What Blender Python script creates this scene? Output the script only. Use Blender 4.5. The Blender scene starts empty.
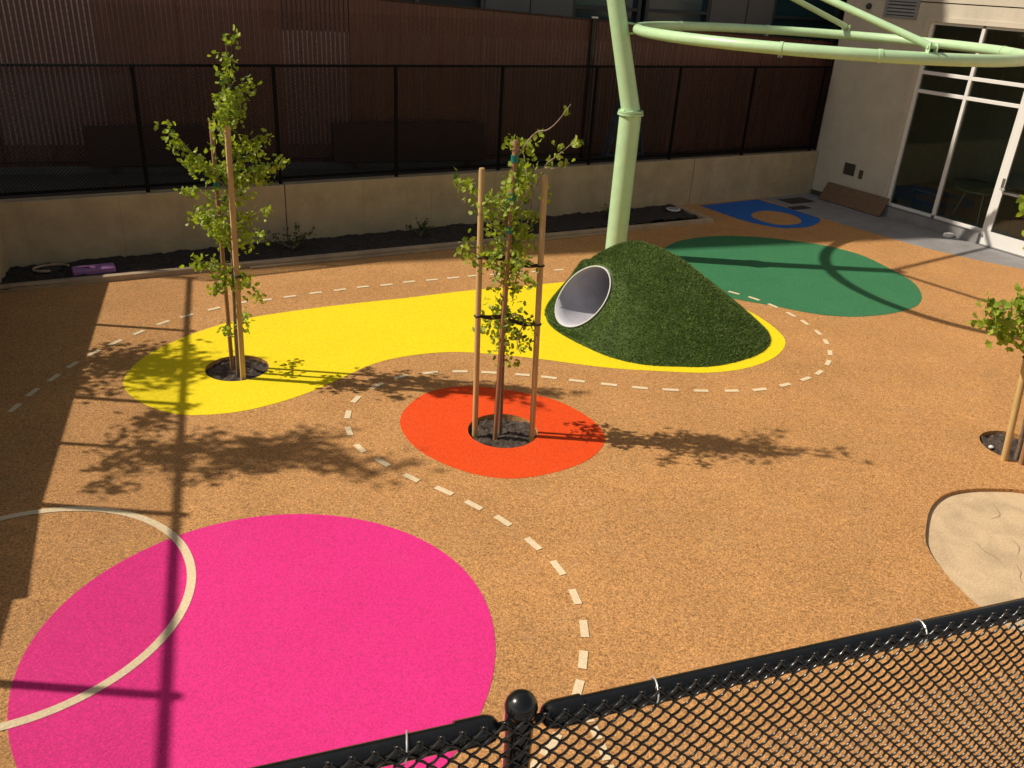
import bpy, bmesh, math, random
import numpy as np
from mathutils import Vector, Matrix, Euler
from mathutils.geometry import tessellate_polygon
R = math.radians
scene = bpy.context.scene
col = scene.collection
random.seed(7)
rng = np.random.default_rng(7)

# ------------------------------------------------------------------ camera
cam_d = bpy.data.cameras.new('camera'); cam = bpy.data.objects.new('camera', cam_d); col.objects.link(cam)
CR = Vector((0.86978758, -0.49042026, 0.05438325)); CU = Vector((0.17222778, 0.40502867, 0.89793617)); CF = Vector((0.46239287, 0.77164742, -0.4367529))
m = Matrix((CR, CU, -CF)).transposed().to_4x4(); m.translation = (0, 0, 4.0519)
cam.matrix_world = m
cam_d.sensor_width = 36; cam_d.lens = 842.06 / 1024 * 36; cam_d.clip_start = 0.05; cam_d.clip_end = 2000
scene.camera = cam

# ------------------------------------------------------------------ sky, sun, exposure
SUN_EL, SUN_AZ = 44.0, 148.0            # sun stands in direction az (from +X, towards +Y)
sd = Vector((math.cos(R(SUN_EL)) * math.cos(R(SUN_AZ)), math.cos(R(SUN_EL)) * math.sin(R(SUN_AZ)), math.sin(R(SUN_EL))))
world = bpy.data.worlds.new('World'); scene.world = world; world.use_nodes = True
wt = world.node_tree; wt.nodes.clear()
sky = wt.nodes.new('ShaderNodeTexSky'); sky.sky_type = 'NISHITA'; sky.sun_disc = False
sky.sun_elevation = R(SUN_EL); sky.sun_rotation = math.atan2(sd.x, sd.y)
bg = wt.nodes.new('ShaderNodeBackground'); bg.inputs[1].default_value = 0.118
wo = wt.nodes.new('ShaderNodeOutputWorld')
wm = wt.nodes.new('ShaderNodeMix'); wm.data_type = 'RGBA'; wm.blend_type = 'MULTIPLY'; wm.inputs[0].default_value = 1; wm.inputs[7].default_value = (1.16, .91, .66, 1)
wt.links.new(sky.outputs[0], wm.inputs[6]); wt.links.new(wm.outputs[2], bg.inputs[0]); wt.links.new(bg.outputs[0], wo.inputs[0])
sl = bpy.data.lights.new('sun', 'SUN'); sl.energy = 4.8; sl.angle = R(0.75); sl.color = (1.0, 0.90, 0.76)
sun = bpy.data.objects.new('sun', sl); col.objects.link(sun)
sun.rotation_euler = (-sd).to_track_quat('-Z', 'Y').to_euler(); sun.location = sd * 30
scene.view_settings.view_transform = 'Standard'; scene.view_settings.look = 'None'
scene.view_settings.gamma = 1.0; scene.view_settings.use_curve_mapping = False
scene.view_settings.exposure = 0.0
# outlines of the ground patches, metres
YELLOW_A = [(0.526, 8.632), (0.603, 9.017), (0.9, 9.463), (1.528, 9.906), (2.212, 10.126), (3.353, 10.138), (4.279, 10.067), (5.274, 10.034), (6.579, 9.864)]
YELLOW_B = [(8.502, 8.144), (8.497, 7.729), (8.376, 7.231), (8.163, 6.845), (7.783, 6.593), (7.394, 6.466), (6.952, 6.435), (6.521, 6.527), (6.126, 6.737), (5.524, 7.094), (4.927, 7.615), (4.447, 7.969), (4.035, 8.202), (3.523, 8.289), (3.083, 8.232), (2.616, 8.005), (2.108, 7.779), (1.569, 7.674), (1.167, 7.734), (0.876, 7.884), (0.649, 8.214)]
GREEN_A = [(9.193, 10.676), (9.739, 10.981), (10.351, 11.072), (10.925, 10.984), (11.448, 10.727), (11.844, 10.392), (12.179, 10.014), (12.342, 9.701), (12.441, 9.172), (12.23, 8.387), (12.022, 7.846), (11.574, 7.365), (11.096, 7.095), (10.552, 7.018), (9.942, 7.092), (9.497, 7.295), (9.183, 7.625), (9.014, 7.902), (8.66, 8.344)]
PINK_A = [(-0.647, 4.34), (-0.634, 4.555), (-0.545, 4.869), (-0.401, 5.157), (-0.135, 5.463), (0.223, 5.705), (0.631, 5.834), (1.185, 5.797), (1.628, 5.632), (2.099, 5.29), (2.336, 4.842), (2.428, 4.512), (2.417, 4.279), (2.365, 4.035), (2.253, 3.799), (2.059, 3.517), (1.918, 3.345), (1.803, 3.21)]
ORANGE = [(2.849, 6.907), (3.199, 7.259), (3.51, 7.357), (3.871, 7.283), (4.215, 7.003), (4.516, 6.667), (4.637, 6.195), (4.592, 5.825), (4.433, 5.616), (4.131, 5.446), (3.727, 5.4), (3.344, 5.463), (3.056, 5.686), (2.856, 6.022), (2.761, 6.424)]
BLUE = [(11.98, 12.898), (13.642, 12.981), (13.707, 12.279), (13.742, 11.601), (13.695, 11.296), (13.402, 11.081), (12.959, 10.927), (12.602, 10.971), (12.308, 11.097), (12.053, 11.611), (12.001, 12.233)]
BLUE_HOLE = [(12.442, 11.934), (12.857, 12.174), (13.207, 12.097), (13.38, 11.715), (13.187, 11.304), (12.913, 11.165), (12.533, 11.214), (12.364, 11.51)]
SLAB = [(6.098, 3.256), (6.444, 3.476), (6.719, 3.574), (6.94, 3.59), (7.176, 3.535), (7.389, 3.437), (7.594, 3.308)]
SLAB_B = [(5.661, 2.464), (5.709, 2.642), (5.769, 2.818), (5.858, 2.99), (5.966, 3.143)]
CIRC = [(-0.62, 6.663), (-0.157, 6.539), (0.294, 6.238), (0.525, 5.822), (0.556, 5.315), (0.443, 4.954), (0.286, 4.707), (0.052, 4.546), (-0.189, 4.419), (-0.407, 4.382), (-0.662, 4.428)]
DASH_A = [(-0.458, 8.601), (-0.293, 8.891), (-0.083, 9.173), (0.114, 9.442), (0.348, 9.69), (0.596, 9.903), (0.874, 10.112), (1.176, 10.321), (1.479, 10.451), (1.831, 10.574), (2.189, 10.668), (2.513, 10.663), (2.84, 10.672), (3.199, 10.69), (3.543, 10.689), (3.879, 10.694), (4.218, 10.656), (4.563, 10.664), (4.909, 10.628), (5.235, 10.602), (5.553, 10.58), (5.896, 10.527), (6.231, 10.478), (6.563, 10.422), (6.935, 10.373)]
DASH_B = [(8.709, 8.829), (8.842, 8.545), (8.956, 8.244), (9.0, 7.908), (8.986, 7.549), (8.935, 7.25), (8.824, 6.913), (8.67, 6.639), (8.43, 6.359), (8.157, 6.148), (7.824, 5.987), (7.533, 5.924), (7.176, 5.903), (6.807, 5.93), (6.482, 6.033), (6.154, 6.173), (5.851, 6.33), (5.56, 6.509), (5.285, 6.716), (5.003, 6.938), (4.755, 7.136), (4.516, 7.313), (4.192, 7.515), (3.902, 7.666), (3.578, 7.765), (3.242, 7.795), (2.92, 7.688), (2.607, 7.477), (2.419, 7.192), (2.314, 6.866), (2.297, 6.519), (2.395, 6.201), (2.528, 5.853), (2.702, 5.544), (2.835, 5.24), (2.952, 4.938), (3.018, 4.563), (3.037, 4.221), (2.972, 3.884), (2.844, 3.576), (2.673, 3.333), (2.497, 3.13), (2.301, 2.962), (2.121, 2.846), (1.916, 2.741)]
DASH_C = [(2.44, 2.93), (2.408, 2.80), (2.37, 2.66), (2.33, 2.52), (2.285, 2.38)]
TREE_LEFT = [[(1.668, 8.596, -0.0), (1.687, 8.585, 0.61), (1.72, 8.566, 1.378), (1.75, 8.547, 2.09), (1.803, 8.515, 2.662), (1.816, 8.508, 3.024), (1.825, 8.502, 3.337)], [(1.742, 8.552, 1.991), (1.569, 8.585, 2.189), (1.425, 8.599, 2.383), (1.271, 8.621, 2.569)], [(1.73, 8.559, 1.841), (1.578, 8.669, 1.916), (1.408, 8.788, 1.979)], [(1.763, 8.54, 2.042), (1.926, 8.406, 2.187), (2.019, 8.315, 2.201), (2.2, 8.172, 2.307)], [(1.761, 8.54, 2.236), (1.918, 8.489, 2.43), (2.05, 8.452, 2.526)], [(1.784, 8.527, 2.522), (1.904, 8.506, 2.771), (1.948, 8.531, 3.002)], [(1.773, 8.534, 2.38), (1.673, 8.416, 2.681), (1.684, 8.232, 2.929)], [(1.71, 8.571, 1.482), (1.576, 8.453, 1.68), (1.453, 8.328, 1.831)], [(1.719, 8.566, 1.482), (1.908, 8.59, 1.646), (2.087, 8.621, 1.768)], [(1.695, 8.58, 0.946), (1.593, 8.543, 1.133), (1.482, 8.512, 0.974)], [(1.695, 8.58, 0.835), (1.788, 8.416, 1.065), (1.857, 8.266, 1.009)], [(1.692, 8.582, 0.553), (1.88, 8.874, 0.45)], [(1.685, 8.586, 0.473), (1.593, 8.617, 0.406)], [(1.702, 8.576, 1.376), (1.877, 8.609, 1.455), (2.011, 8.665, 1.426)], [(1.734, 8.557, 1.891), (1.885, 8.457, 2.003), (2.026, 8.362, 2.133)], [(1.756, 8.544, 2.168), (1.869, 8.533, 2.28), (2.02, 8.499, 2.357)], [(1.689, 8.584, 1.216), (1.492, 8.559, 1.277), (1.34, 8.508, 1.31)], [(1.754, 8.545, 2.139), (1.568, 8.711, 2.212), (1.435, 8.846, 2.22)], [(1.722, 8.564, 1.739), (1.599, 8.788, 1.682), (1.479, 9.01, 1.614)], [(1.8, 8.517, 2.616), (1.86, 8.491, 2.738), (1.88, 8.488, 2.865)]]
TREE_MID = [[(3.669, 6.3, 0.0), (3.663, 6.303, 0.549), (3.657, 6.307, 1.067), (3.663, 6.303, 1.653), (3.668, 6.3, 2.202), (3.686, 6.289, 2.592), (3.7, 6.281, 2.76)], [(3.697, 6.283, 2.677), (3.737, 6.216, 2.803), (3.779, 6.148, 2.887), (3.829, 6.075, 2.914), (3.876, 6.005, 2.988), (3.943, 5.922, 3.139)], [(3.664, 6.303, 1.793), (3.763, 6.249, 2.162), (3.842, 6.208, 2.404), (3.9, 6.179, 2.595), (3.985, 6.134, 2.684), (4.083, 6.082, 2.789), (4.117, 6.067, 2.857)], [(3.893, 6.166, 2.581), (3.956, 6.075, 2.596), (4.005, 5.992, 2.677)], [(3.661, 6.304, 2.022), (3.513, 6.421, 2.228), (3.394, 6.521, 2.309), (3.283, 6.616, 2.383)], [(3.648, 6.312, 1.976), (3.537, 6.413, 2.049), (3.507, 6.465, 2.218), (3.616, 6.434, 2.306)], [(3.647, 6.313, 1.652), (3.447, 6.255, 1.766), (3.237, 6.204, 1.912)], [(3.645, 6.314, 1.699), (3.662, 6.105, 1.825), (3.59, 5.95, 1.718)], [(3.649, 6.312, 1.066), (3.63, 6.461, 1.134), (3.651, 6.586, 0.982)], [(3.647, 6.313, 1.117), (3.708, 6.227, 1.239), (3.767, 6.142, 1.212), (3.701, 6.133, 1.017), (3.717, 6.074, 0.908)], [(3.663, 6.303, 2.157), (3.691, 6.178, 2.317), (3.7, 6.064, 2.487)], [(3.671, 6.298, 2.29), (3.848, 6.394, 2.432), (3.911, 6.559, 2.614)], [(3.66, 6.305, 1.885), (3.761, 6.232, 2.051), (3.814, 6.188, 2.218)], [(3.658, 6.306, 1.746), (3.635, 6.457, 1.797), (3.703, 6.554, 1.904)], [(3.653, 6.309, 1.509), (3.577, 6.345, 1.555), (3.538, 6.359, 1.65)], [(3.657, 6.307, 1.605), (3.741, 6.313, 1.66), (3.734, 6.374, 1.812)], [(3.667, 6.301, 2.068), (3.52, 6.246, 2.183), (3.49, 6.122, 2.362)], [(3.658, 6.306, 1.931), (3.731, 6.317, 1.994), (3.821, 6.319, 1.912)]]
TREE_RIGHT = [[(8.196, 3.74, 0.0), (8.129, 3.78, 0.615), (8.043, 3.831, 1.442), (7.964, 3.879, 2.2), (7.877, 3.931, 2.895), (7.836, 3.955, 3.222)], [(8.055, 3.824, 1.343), (7.851, 3.893, 1.398), (7.648, 3.961, 1.433), (7.459, 4.021, 1.477), (7.329, 4.045, 1.603)], [(8.069, 3.816, 1.294), (7.915, 3.92, 1.277), (7.802, 4.0, 1.254), (7.591, 4.138, 1.324)], [(8.031, 3.839, 1.541), (7.844, 3.897, 1.595), (7.656, 3.957, 1.638)], [(8.007, 3.853, 1.734), (8.114, 3.831, 1.919), (8.284, 3.772, 1.994)], [(7.985, 3.866, 1.97), (7.803, 4.027, 2.22), (7.711, 4.133, 2.426)], [(7.964, 3.879, 2.2), (7.898, 3.741, 2.509), (7.755, 3.649, 2.794)], [(7.92, 3.905, 2.555), (7.537, 3.936, 2.828), (7.26, 3.903, 3.01)], [(8.017, 3.847, 1.589), (8.361, 3.778, 1.496), (8.616, 3.763, 1.587)], [(7.898, 3.918, 2.727), (7.89, 3.825, 2.998), (7.834, 3.76, 3.174)]]
STAKE_M1 = ((3.424, 6.364, 0.0), (3.398, 6.38, 2.563))
STAKE_M2 = ((3.585, 6.249, 0.0), (3.626, 6.225, 2.814))
STAKE_M3 = ((3.899, 6.066, 0.0), (3.853, 6.094, 2.539))
STAKE_L1 = ((1.681, 8.427, 0.0), (1.745, 8.389, 2.638))
STAKE_L2 = ((1.645, 8.774, 0.0), (1.674, 8.757, 2.618))
STAKE_R1 = ((7.972, 3.735, 0.0), (7.729, 3.881, 2.444))
STAKE_R2 = ((8.059, 3.613, 0.0), (7.87, 3.726, 2.558))

# ------------------------------------------------------------------ materials
def new_mat(name):
    mt = bpy.data.materials.new(name); mt.use_nodes = True
    nt = mt.node_tree; b = nt.nodes['Principled BSDF']; return mt, nt, b
def coords(nt, scale=(1, 1, 1)):
    tc = nt.nodes.new('ShaderNodeTexCoord'); mp = nt.nodes.new('ShaderNodeMapping'); mp.inputs['Scale'].default_value = scale
    nt.links.new(tc.outputs['Object'], mp.inputs[0]); return mp.outputs[0]
def noise(nt, vec, scale, detail=4, rough=.55):
    n = nt.nodes.new('ShaderNodeTexNoise'); n.inputs['Scale'].default_value = scale; n.inputs['Detail'].default_value = detail; n.inputs['Roughness'].default_value = rough
    nt.links.new(vec, n.inputs['Vector']); return n.outputs['Fac']
def ramp(nt, fac, stops):
    r = nt.nodes.new('ShaderNodeValToRGB'); e = r.color_ramp.elements
    while len(e) < len(stops): e.new(.5)
    for el, (p, c) in zip(e, stops): el.position = p; el.color = (*c, 1)
    nt.links.new(fac, r.inputs[0]); return r.outputs[0]
def mix(nt, fac, a, b, mode='MIX'):
    n = nt.nodes.new('ShaderNodeMix'); n.data_type = 'RGBA'; n.blend_type = mode
    if isinstance(fac, (int, float)): n.inputs[0].default_value = fac
    else: nt.links.new(fac, n.inputs[0])
    for i, v in ((6, a), (7, b)):
        if isinstance(v, tuple): n.inputs[i].default_value = (*v, 1)
        else: nt.links.new(v, n.inputs[i])
    return n.outputs[2]
def mathn(nt, op, a, b=None):
    n = nt.nodes.new('ShaderNodeMath'); n.operation = op
    for i, v in enumerate((a, b)):
        if v is None: continue
        if isinstance(v, (int, float)): n.inputs[i].default_value = v
        else: nt.links.new(v, n.inputs[i])
    return n.outputs[0]
def bump(nt, b, h, strength=.3, dist=.01):
    n = nt.nodes.new('ShaderNodeBump'); n.inputs['Strength'].default_value = strength; n.inputs['Distance'].default_value = dist
    nt.links.new(h, n.inputs['Height']); nt.links.new(n.outputs[0], b.inputs['Normal'])
def mul(c, k): return tuple(min(1, x * k) for x in c)

def rubber(name, c, contrast=.35, dark=(.10, .06, .03), flecks=.0, var=.10):
    """poured rubber granules: random coloured cells at two sizes, slow mottling"""
    mt, nt, b = new_mat(name); v = coords(nt)
    out = None
    vo = nt.nodes.new('ShaderNodeTexVoronoi'); vo.inputs['Scale'].default_value = 150; nt.links.new(v, vo.inputs['Vector'])
    sep = nt.nodes.new('ShaderNodeSeparateColor'); nt.links.new(vo.outputs['Color'], sep.inputs[0])
    vo2 = nt.nodes.new('ShaderNodeTexVoronoi'); vo2.inputs['Scale'].default_value = 70; nt.links.new(v, vo2.inputs['Vector'])
    sep2 = nt.nodes.new('ShaderNodeSeparateColor'); nt.links.new(vo2.outputs['Color'], sep2.inputs[0])
    lo, hi = mul(c, 1 - contrast), mul(c, 1 + contrast)
    base = ramp(nt, sep.outputs[0], [(0, lo), (.35, mul(c, 1 - contrast * .3)), (.75, mul(c, 1 + contrast * .3)), (1, hi)])
    base = mix(nt, mathn(nt, 'MULTIPLY', mathn(nt, 'GREATER_THAN', sep2.outputs[0], 1 - flecks), .55), base, dark) if flecks else base
    k2 = ramp(nt, sep2.outputs[1], [(0, (1 - contrast * .55,) * 3), (1, (1 + contrast * .3,) * 3)])
    base = mix(nt, 1.0, base, k2, 'MULTIPLY')
    slow = ramp(nt, noise(nt, v, 1.1, 5, .6), [(.3, (1 - var,) * 3), (.7, (1, 1, 1))])
    base = mix(nt, 1.0, base, slow, 'MULTIPLY')
    dust = ramp(nt, noise(nt, v, 2.6, 9, .7), [(.50, (0, 0, 0)), (.74, (1, 1, 1))])
    base = mix(nt, mathn(nt, 'MULTIPLY', dust, .16 if flecks else .03), base, (.42, .30, .19))
    nt.links.new(base, b.inputs['Base Color'])
    b.inputs['Roughness'].default_value = .72; b.inputs['Specular IOR Level'].default_value = .35
    bump(nt, b, sep.outputs[0], .35, .004)
    return mt
def plain(name, c, rough=.6, metal=0., var=.12, scale=6, bumps=0., spec=.5, stretch=(1, 1, 1), coat=0.):
    mt, nt, b = new_mat(name); v = coords(nt, stretch)
    f = noise(nt, v, scale, 6, .6)
    nt.links.new(ramp(nt, f, [(.25, mul(c, 1 - var)), (.75, mul(c, 1 + var))]), b.inputs['Base Color'])
    rr = nt.nodes.new('ShaderNodeMapRange'); nt.links.new(f, rr.inputs[0]); rr.inputs[3].default_value = max(0, rough - .08); rr.inputs[4].default_value = min(1, rough + .08)
    nt.links.new(rr.outputs[0], b.inputs['Roughness']); b.inputs['Metallic'].default_value = metal; b.inputs['Specular IOR Level'].default_value = spec
    if coat: b.inputs['Coat Weight'].default_value = coat
    if bumps: bump(nt, b, noise(nt, v, scale * 8, 5, .6), bumps, .01)
    return mt
def concrete(name, c, stain=.3, bumpy=.15):
    mt, nt, b = new_mat(name); v = coords(nt); vs = coords(nt, (1, 1, .25))
    a = ramp(nt, noise(nt, v, 2.2, 8, .65), [(.3, mul(c, 1 - stain)), (.65, mul(c, 1.08))])
    s = ramp(nt, noise(nt, vs, 5, 4, .5), [(.35, (.8, .78, .74)), (.6, (1, 1, 1))])
    g_ = ramp(nt, noise(nt, v, 90, 3, .6), [(.3, (.88,) * 3), (.7, (1.06,) * 3)])
    nt.links.new(mix(nt, 1., mix(nt, stain, a, s, 'MULTIPLY'), g_, 'MULTIPLY'), b.inputs['Base Color'])
    b.inputs['Roughness'].default_value = .85; bump(nt, b, noise(nt, v, 40, 6, .7), bumpy, .01)
    return mt
def slab_mat(c):
    mt, nt, b = new_mat('slab_concrete'); v = coords(nt)
    wv = nt.nodes.new('ShaderNodeTexNoise'); wv.inputs['Scale'].default_value = 3.5; wv.inputs['Detail'].default_value = 8; wv.inputs['Distortion'].default_value = .35; nt.links.new(v, wv.inputs['Vector'])
    a = ramp(nt, wv.outputs['Fac'], [(.28, mul(c, .80)), (.45, mul(c, .95)), (.60, mul(c, 1.08)), (.8, mul(c, .95))])
    g_ = ramp(nt, noise(nt, v, 60, 5, .7), [(.3, (.74, .71, .67)), (.6, (1.05,) * 3)])
    nt.links.new(mix(nt, 1., a, g_, 'MULTIPLY'), b.inputs['Base Color']); b.inputs['Roughness'].default_value = .85
    bump(nt, b, wv.outputs['Fac'], .45, .03); return mt
def soil_mat(name='soil', cs=((.012, .008, .006), (.035, .024, .018), (.10, .08, .07))):
    mt, nt, b = new_mat(name); v = coords(nt)
    nt.links.new(ramp(nt, noise(nt, v, 22, 8, .75), [(.3, cs[0]), (.52, cs[1]), (.72, cs[2])]), b.inputs['Base Color'])
    b.inputs['Roughness'].default_value = .8; bump(nt, b, noise(nt, v, 30, 8, .8), 1, .03); return mt
def leaf_mat(name, c1, c2):
    mt, nt, b = new_mat(name)
    at = nt.nodes.new('ShaderNodeAttribute'); at.attribute_name = 'tint'
    colr = ramp(nt, at.outputs['Fac'], [(0, c1), (.6, mul(c2, .8)), (1, c2)])
    nt.links.new(colr, b.inputs['Base Color']); b.inputs['Roughness'].default_value = .5
    tr = nt.nodes.new('ShaderNodeBsdfTranslucent'); nt.links.new(mix(nt, 1., colr, (1.3, 1.25, .5), 'MULTIPLY'), tr.inputs[0])
    ms = nt.nodes.new('ShaderNodeMixShader'); ms.inputs[0].default_value = .42
    o = nt.nodes['Material Output']; nt.links.new(b.outputs[0], ms.inputs[1]); nt.links.new(tr.outputs[0], ms.inputs[2]); nt.links.new(ms.outputs[0], o.inputs[0])
    return mt
def turf_mat():
    mt, nt, b = new_mat('turf'); v = coords(nt)
    at = nt.nodes.new('ShaderNodeAttribute'); at.attribute_name = 'tint'
    c = ramp(nt, at.outputs['Fac'], [(0, (.032, .062, .012)), (.5, (.095, .165, .028)), (1, (.26, .36, .11))])
    s = ramp(nt, noise(nt, v, 3, 5, .6), [(.3, (.75, .78, .7)), (.7, (1.15, 1.1, 1.1))])
    nt.links.new(mix(nt, 1., c, s, 'MULTIPLY'), b.inputs['Base Color']); b.inputs['Roughness'].default_value = .7
    b.inputs['Specular IOR Level'].default_value = .2
    return mt
def glass_mat():
    mt, nt, b = new_mat('storefront_glass'); nt.nodes.remove(b)
    t = nt.nodes.new('ShaderNodeBsdfTransparent'); t.inputs[0].default_value = (.80, .83, .80, 1)
    g_ = nt.nodes.new('ShaderNodeBsdfGlossy'); g_.inputs['Roughness'].default_value = .02; g_.inputs[0].default_value = (.9, .9, .9, 1)
    f = nt.nodes.new('ShaderNodeFresnel'); f.inputs[0].default_value = 1.5
    ms = nt.nodes.new('ShaderNodeMixShader'); nt.links.new(f.outputs[0], ms.inputs[0]); nt.links.new(t.outputs[0], ms.inputs[1]); nt.links.new(g_.outputs[0], ms.inputs[2])
    nt.links.new(ms.outputs[0], nt.nodes['Material Output'].inputs[0]); return mt

M = dict(
    tan=rubber('tan_rubber', (.59, .303, .108), .44, (.24, .115, .04), .08, .18),
    yellow=rubber('yellow_rubber', (.93, .72, .006), .16, var=.07),
    pink=rubber('pink_rubber', (.78, .026, .24), .20, var=.08),
    orange=rubber('orange_rubber', (.84, .074, .005), .24, var=.08),
    green=rubber('green_rubber', (.04, .20, .085), .26, var=.12),
    blue=rubber('blue_rubber', (.012, .135, .50), .18, var=.12),
    cream=rubber('cream_rubber', (.80, .65, .42), .12, var=.1),
    concrete=concrete('wall_concrete', (.46, .36, .225), .22),
    kerbc=concrete('kerb_concrete', (.46, .34, .22), .25),
    pad=concrete('pad_concrete', (.27, .26, .26), .25),
    slab=slab_mat((.60, .45, .28)),
    asphalt=concrete('yard_paving', (.10, .09, .085), .3),
    yard=concrete('yard_soil', (.045, .038, .032), .4, .6),
    soil=soil_mat(), pitsoil=soil_mat('pit_soil', ((.03, .02, .014), (.085, .06, .045), (.22, .18, .15))),
    black=plain('black_vinyl', (.009, .009, .009), .22, spec=.5, var=.2, scale=30, coat=.15),
    wire=plain('black_wire', (.014, .013, .012), .25, spec=.8, var=.2, scale=30),
    matte=plain('dull_black_vinyl', (.006, .006, .006), .7, spec=.15, var=.2, scale=30),
    zinc=plain('zinc_tie', (.75, .75, .72), .35, .6),
    slat=plain('brown_slat', (.115, .042, .027), .5, var=.35, scale=5, stretch=(3, 3, .3)),
    slatwire=plain('brown_vinyl_wire', (.17, .08, .055), .35, var=.2),
    backlight=plain('backlight_pale_tone', (.72, .56, .46), .8, var=.08),  # pale colour stands in for backlight seen between the slats
    slat2=plain('dark_brown_slat', (.038, .017, .012), .6, var=.35, scale=5, stretch=(3, 3, .3)),
    mint=plain('mint_paint', (.48, .70, .41), .34, var=.09, scale=5, coat=.1, bumps=.03),
    wood=plain('stake_wood', (.50, .34, .14), .75, var=.22, scale=9, stretch=(3, 3, .35), bumps=.2),
    redwood=plain('weathered_stake_wood', (.32, .17, .08), .75, var=.28, scale=9, stretch=(3, 3, .35), bumps=.2),
    bark=plain('bark', (.20, .14, .09), .85, var=.35, scale=30, bumps=.5),
    twig=plain('twig', (.30, .24, .17), .8, var=.25, scale=30),
    rubbertie=plain('black_rubber', (.01, .01, .01), .6),
    tape=plain('green_tape', (.01, .18, .13), .4),
    leaf=leaf_mat('leaf', (.08, .16, .012), (.38, .50, .055)),
    shrub=leaf_mat('shrub_leaf', (.015, .035, .008), (.06, .10, .02)),
    turf=turf_mat(),
    pipe=plain('grey_plastic_pipe', (.42, .42, .47), .5, var=.22, scale=3),
    rim=plain('pale_rim', (.50, .50, .47), .5),
    stucco=concrete('cream_stucco', (.56, .50, .40), .10, .2),
    grey=plain('grey_panel', (.13, .12, .115), .6, var=.08, scale=2),
    dgrey=plain('charcoal_panel', (.035, .04, .045), .5, var=.1, scale=2),
    teal=plain('teal_glass', (.02, .055, .065), .12, var=.25, scale=1.5),
    void=plain('dark_opening', (.01, .01, .01), .8),
    alu=plain('white_aluminium', (.74, .73, .70), .35, var=.03),
    steel=plain('brushed_steel', (.35, .34, .33), .35, .8),
    louver=plain('grey_louver', (.35, .35, .36), .45, .4),
    board=plain('plywood', (.17, .10, .055), .8, var=.25, scale=7, stretch=(.5, 2, 4), bumps=.1),
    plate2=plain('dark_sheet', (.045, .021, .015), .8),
    plate=plain('dark_plate', (.03, .025, .025), .6),
    bronze=plain('bronze_vent', (.10, .085, .06), .5, .3),
    purple=plain('purple_plastic', (.34, .15, .36), .5, var=.1, scale=8),
    white=plain('white_plastic', (.75, .74, .70), .5),
    room=plain('room_wall', (.75, .74, .66), .9),
    roomfloor=plain('room_floor', (.45, .48, .34), .5),
    ladder=plain('blue_fibreglass', (.03, .09, .16), .5),
    glass=glass_mat(),
)

# ------------------------------------------------------------------ object helpers
def link(o, parent=None):
    col.objects.link(o)
    if parent is not None: o.parent = parent
    return o
def tag(o, label=None, cat=None, group=None, kind=None):
    if label: o['label'] = label
    if cat: o['category'] = cat
    if group: o['group'] = group
    if kind: o['kind'] = kind
    return o
def thing(name, label, cat, loc=(0, 0, 0), group=None):
    o = bpy.data.objects.new(name, None); o.location = loc; o.empty_display_size = .2; link(o); return tag(o, label, cat, group)
def mesh_obj(name, verts, faces, mat, parent=None, smooth=False):
    me = bpy.data.meshes.new(name)
    verts = np.asarray(verts, float)
    if parent is not None: verts = verts - np.array(parent_world(parent))
    me.from_pydata(verts.tolist(), [], [list(map(int, f)) for f in faces]); me.update()
    o = bpy.data.objects.new(name, me)
    for mm in (mat if isinstance(mat, (list, tuple)) else [mat]): me.materials.append(mm)
    if smooth: me.polygons.foreach_set('use_smooth', [True] * len(me.polygons))
    return link(o, parent)
def parent_world(p):
    v = Vector(p.location)
    while p.parent: p = p.parent; v = v + Vector(p.location)
    return v
def fast_mesh(name, V, F, mat, parent=None, smooth=True, tint=None):
    """V (n,3) and F (m,k) arrays"""
    V = np.asarray(V, np.float32); F = np.asarray(F, np.int32)
    if parent is not None: V = V - np.array(parent_world(parent), np.float32)
    me = bpy.data.meshes.new(name); k = F.shape[1]
    me.vertices.add(len(V)); me.vertices.foreach_set('co', V.ravel())
    me.loops.add(F.size); me.loops.foreach_set('vertex_index', F.ravel())
    me.polygons.add(len(F)); me.polygons.foreach_set('loop_start', np.arange(0, F.size, k, dtype=np.int32)); me.polygons.foreach_set('loop_total', np.full(len(F), k, np.int32))
    me.update(calc_edges=True); me.polygons.foreach_set('use_smooth', np.full(len(F), smooth))
    if tint is not None:
        a = me.attributes.new('tint', 'FLOAT', 'POINT'); a.data.foreach_set('value', np.asarray(tint, np.float32))
    me.materials.append(mat); me.validate()
    return link(bpy.data.objects.new(name, me), parent)

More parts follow.
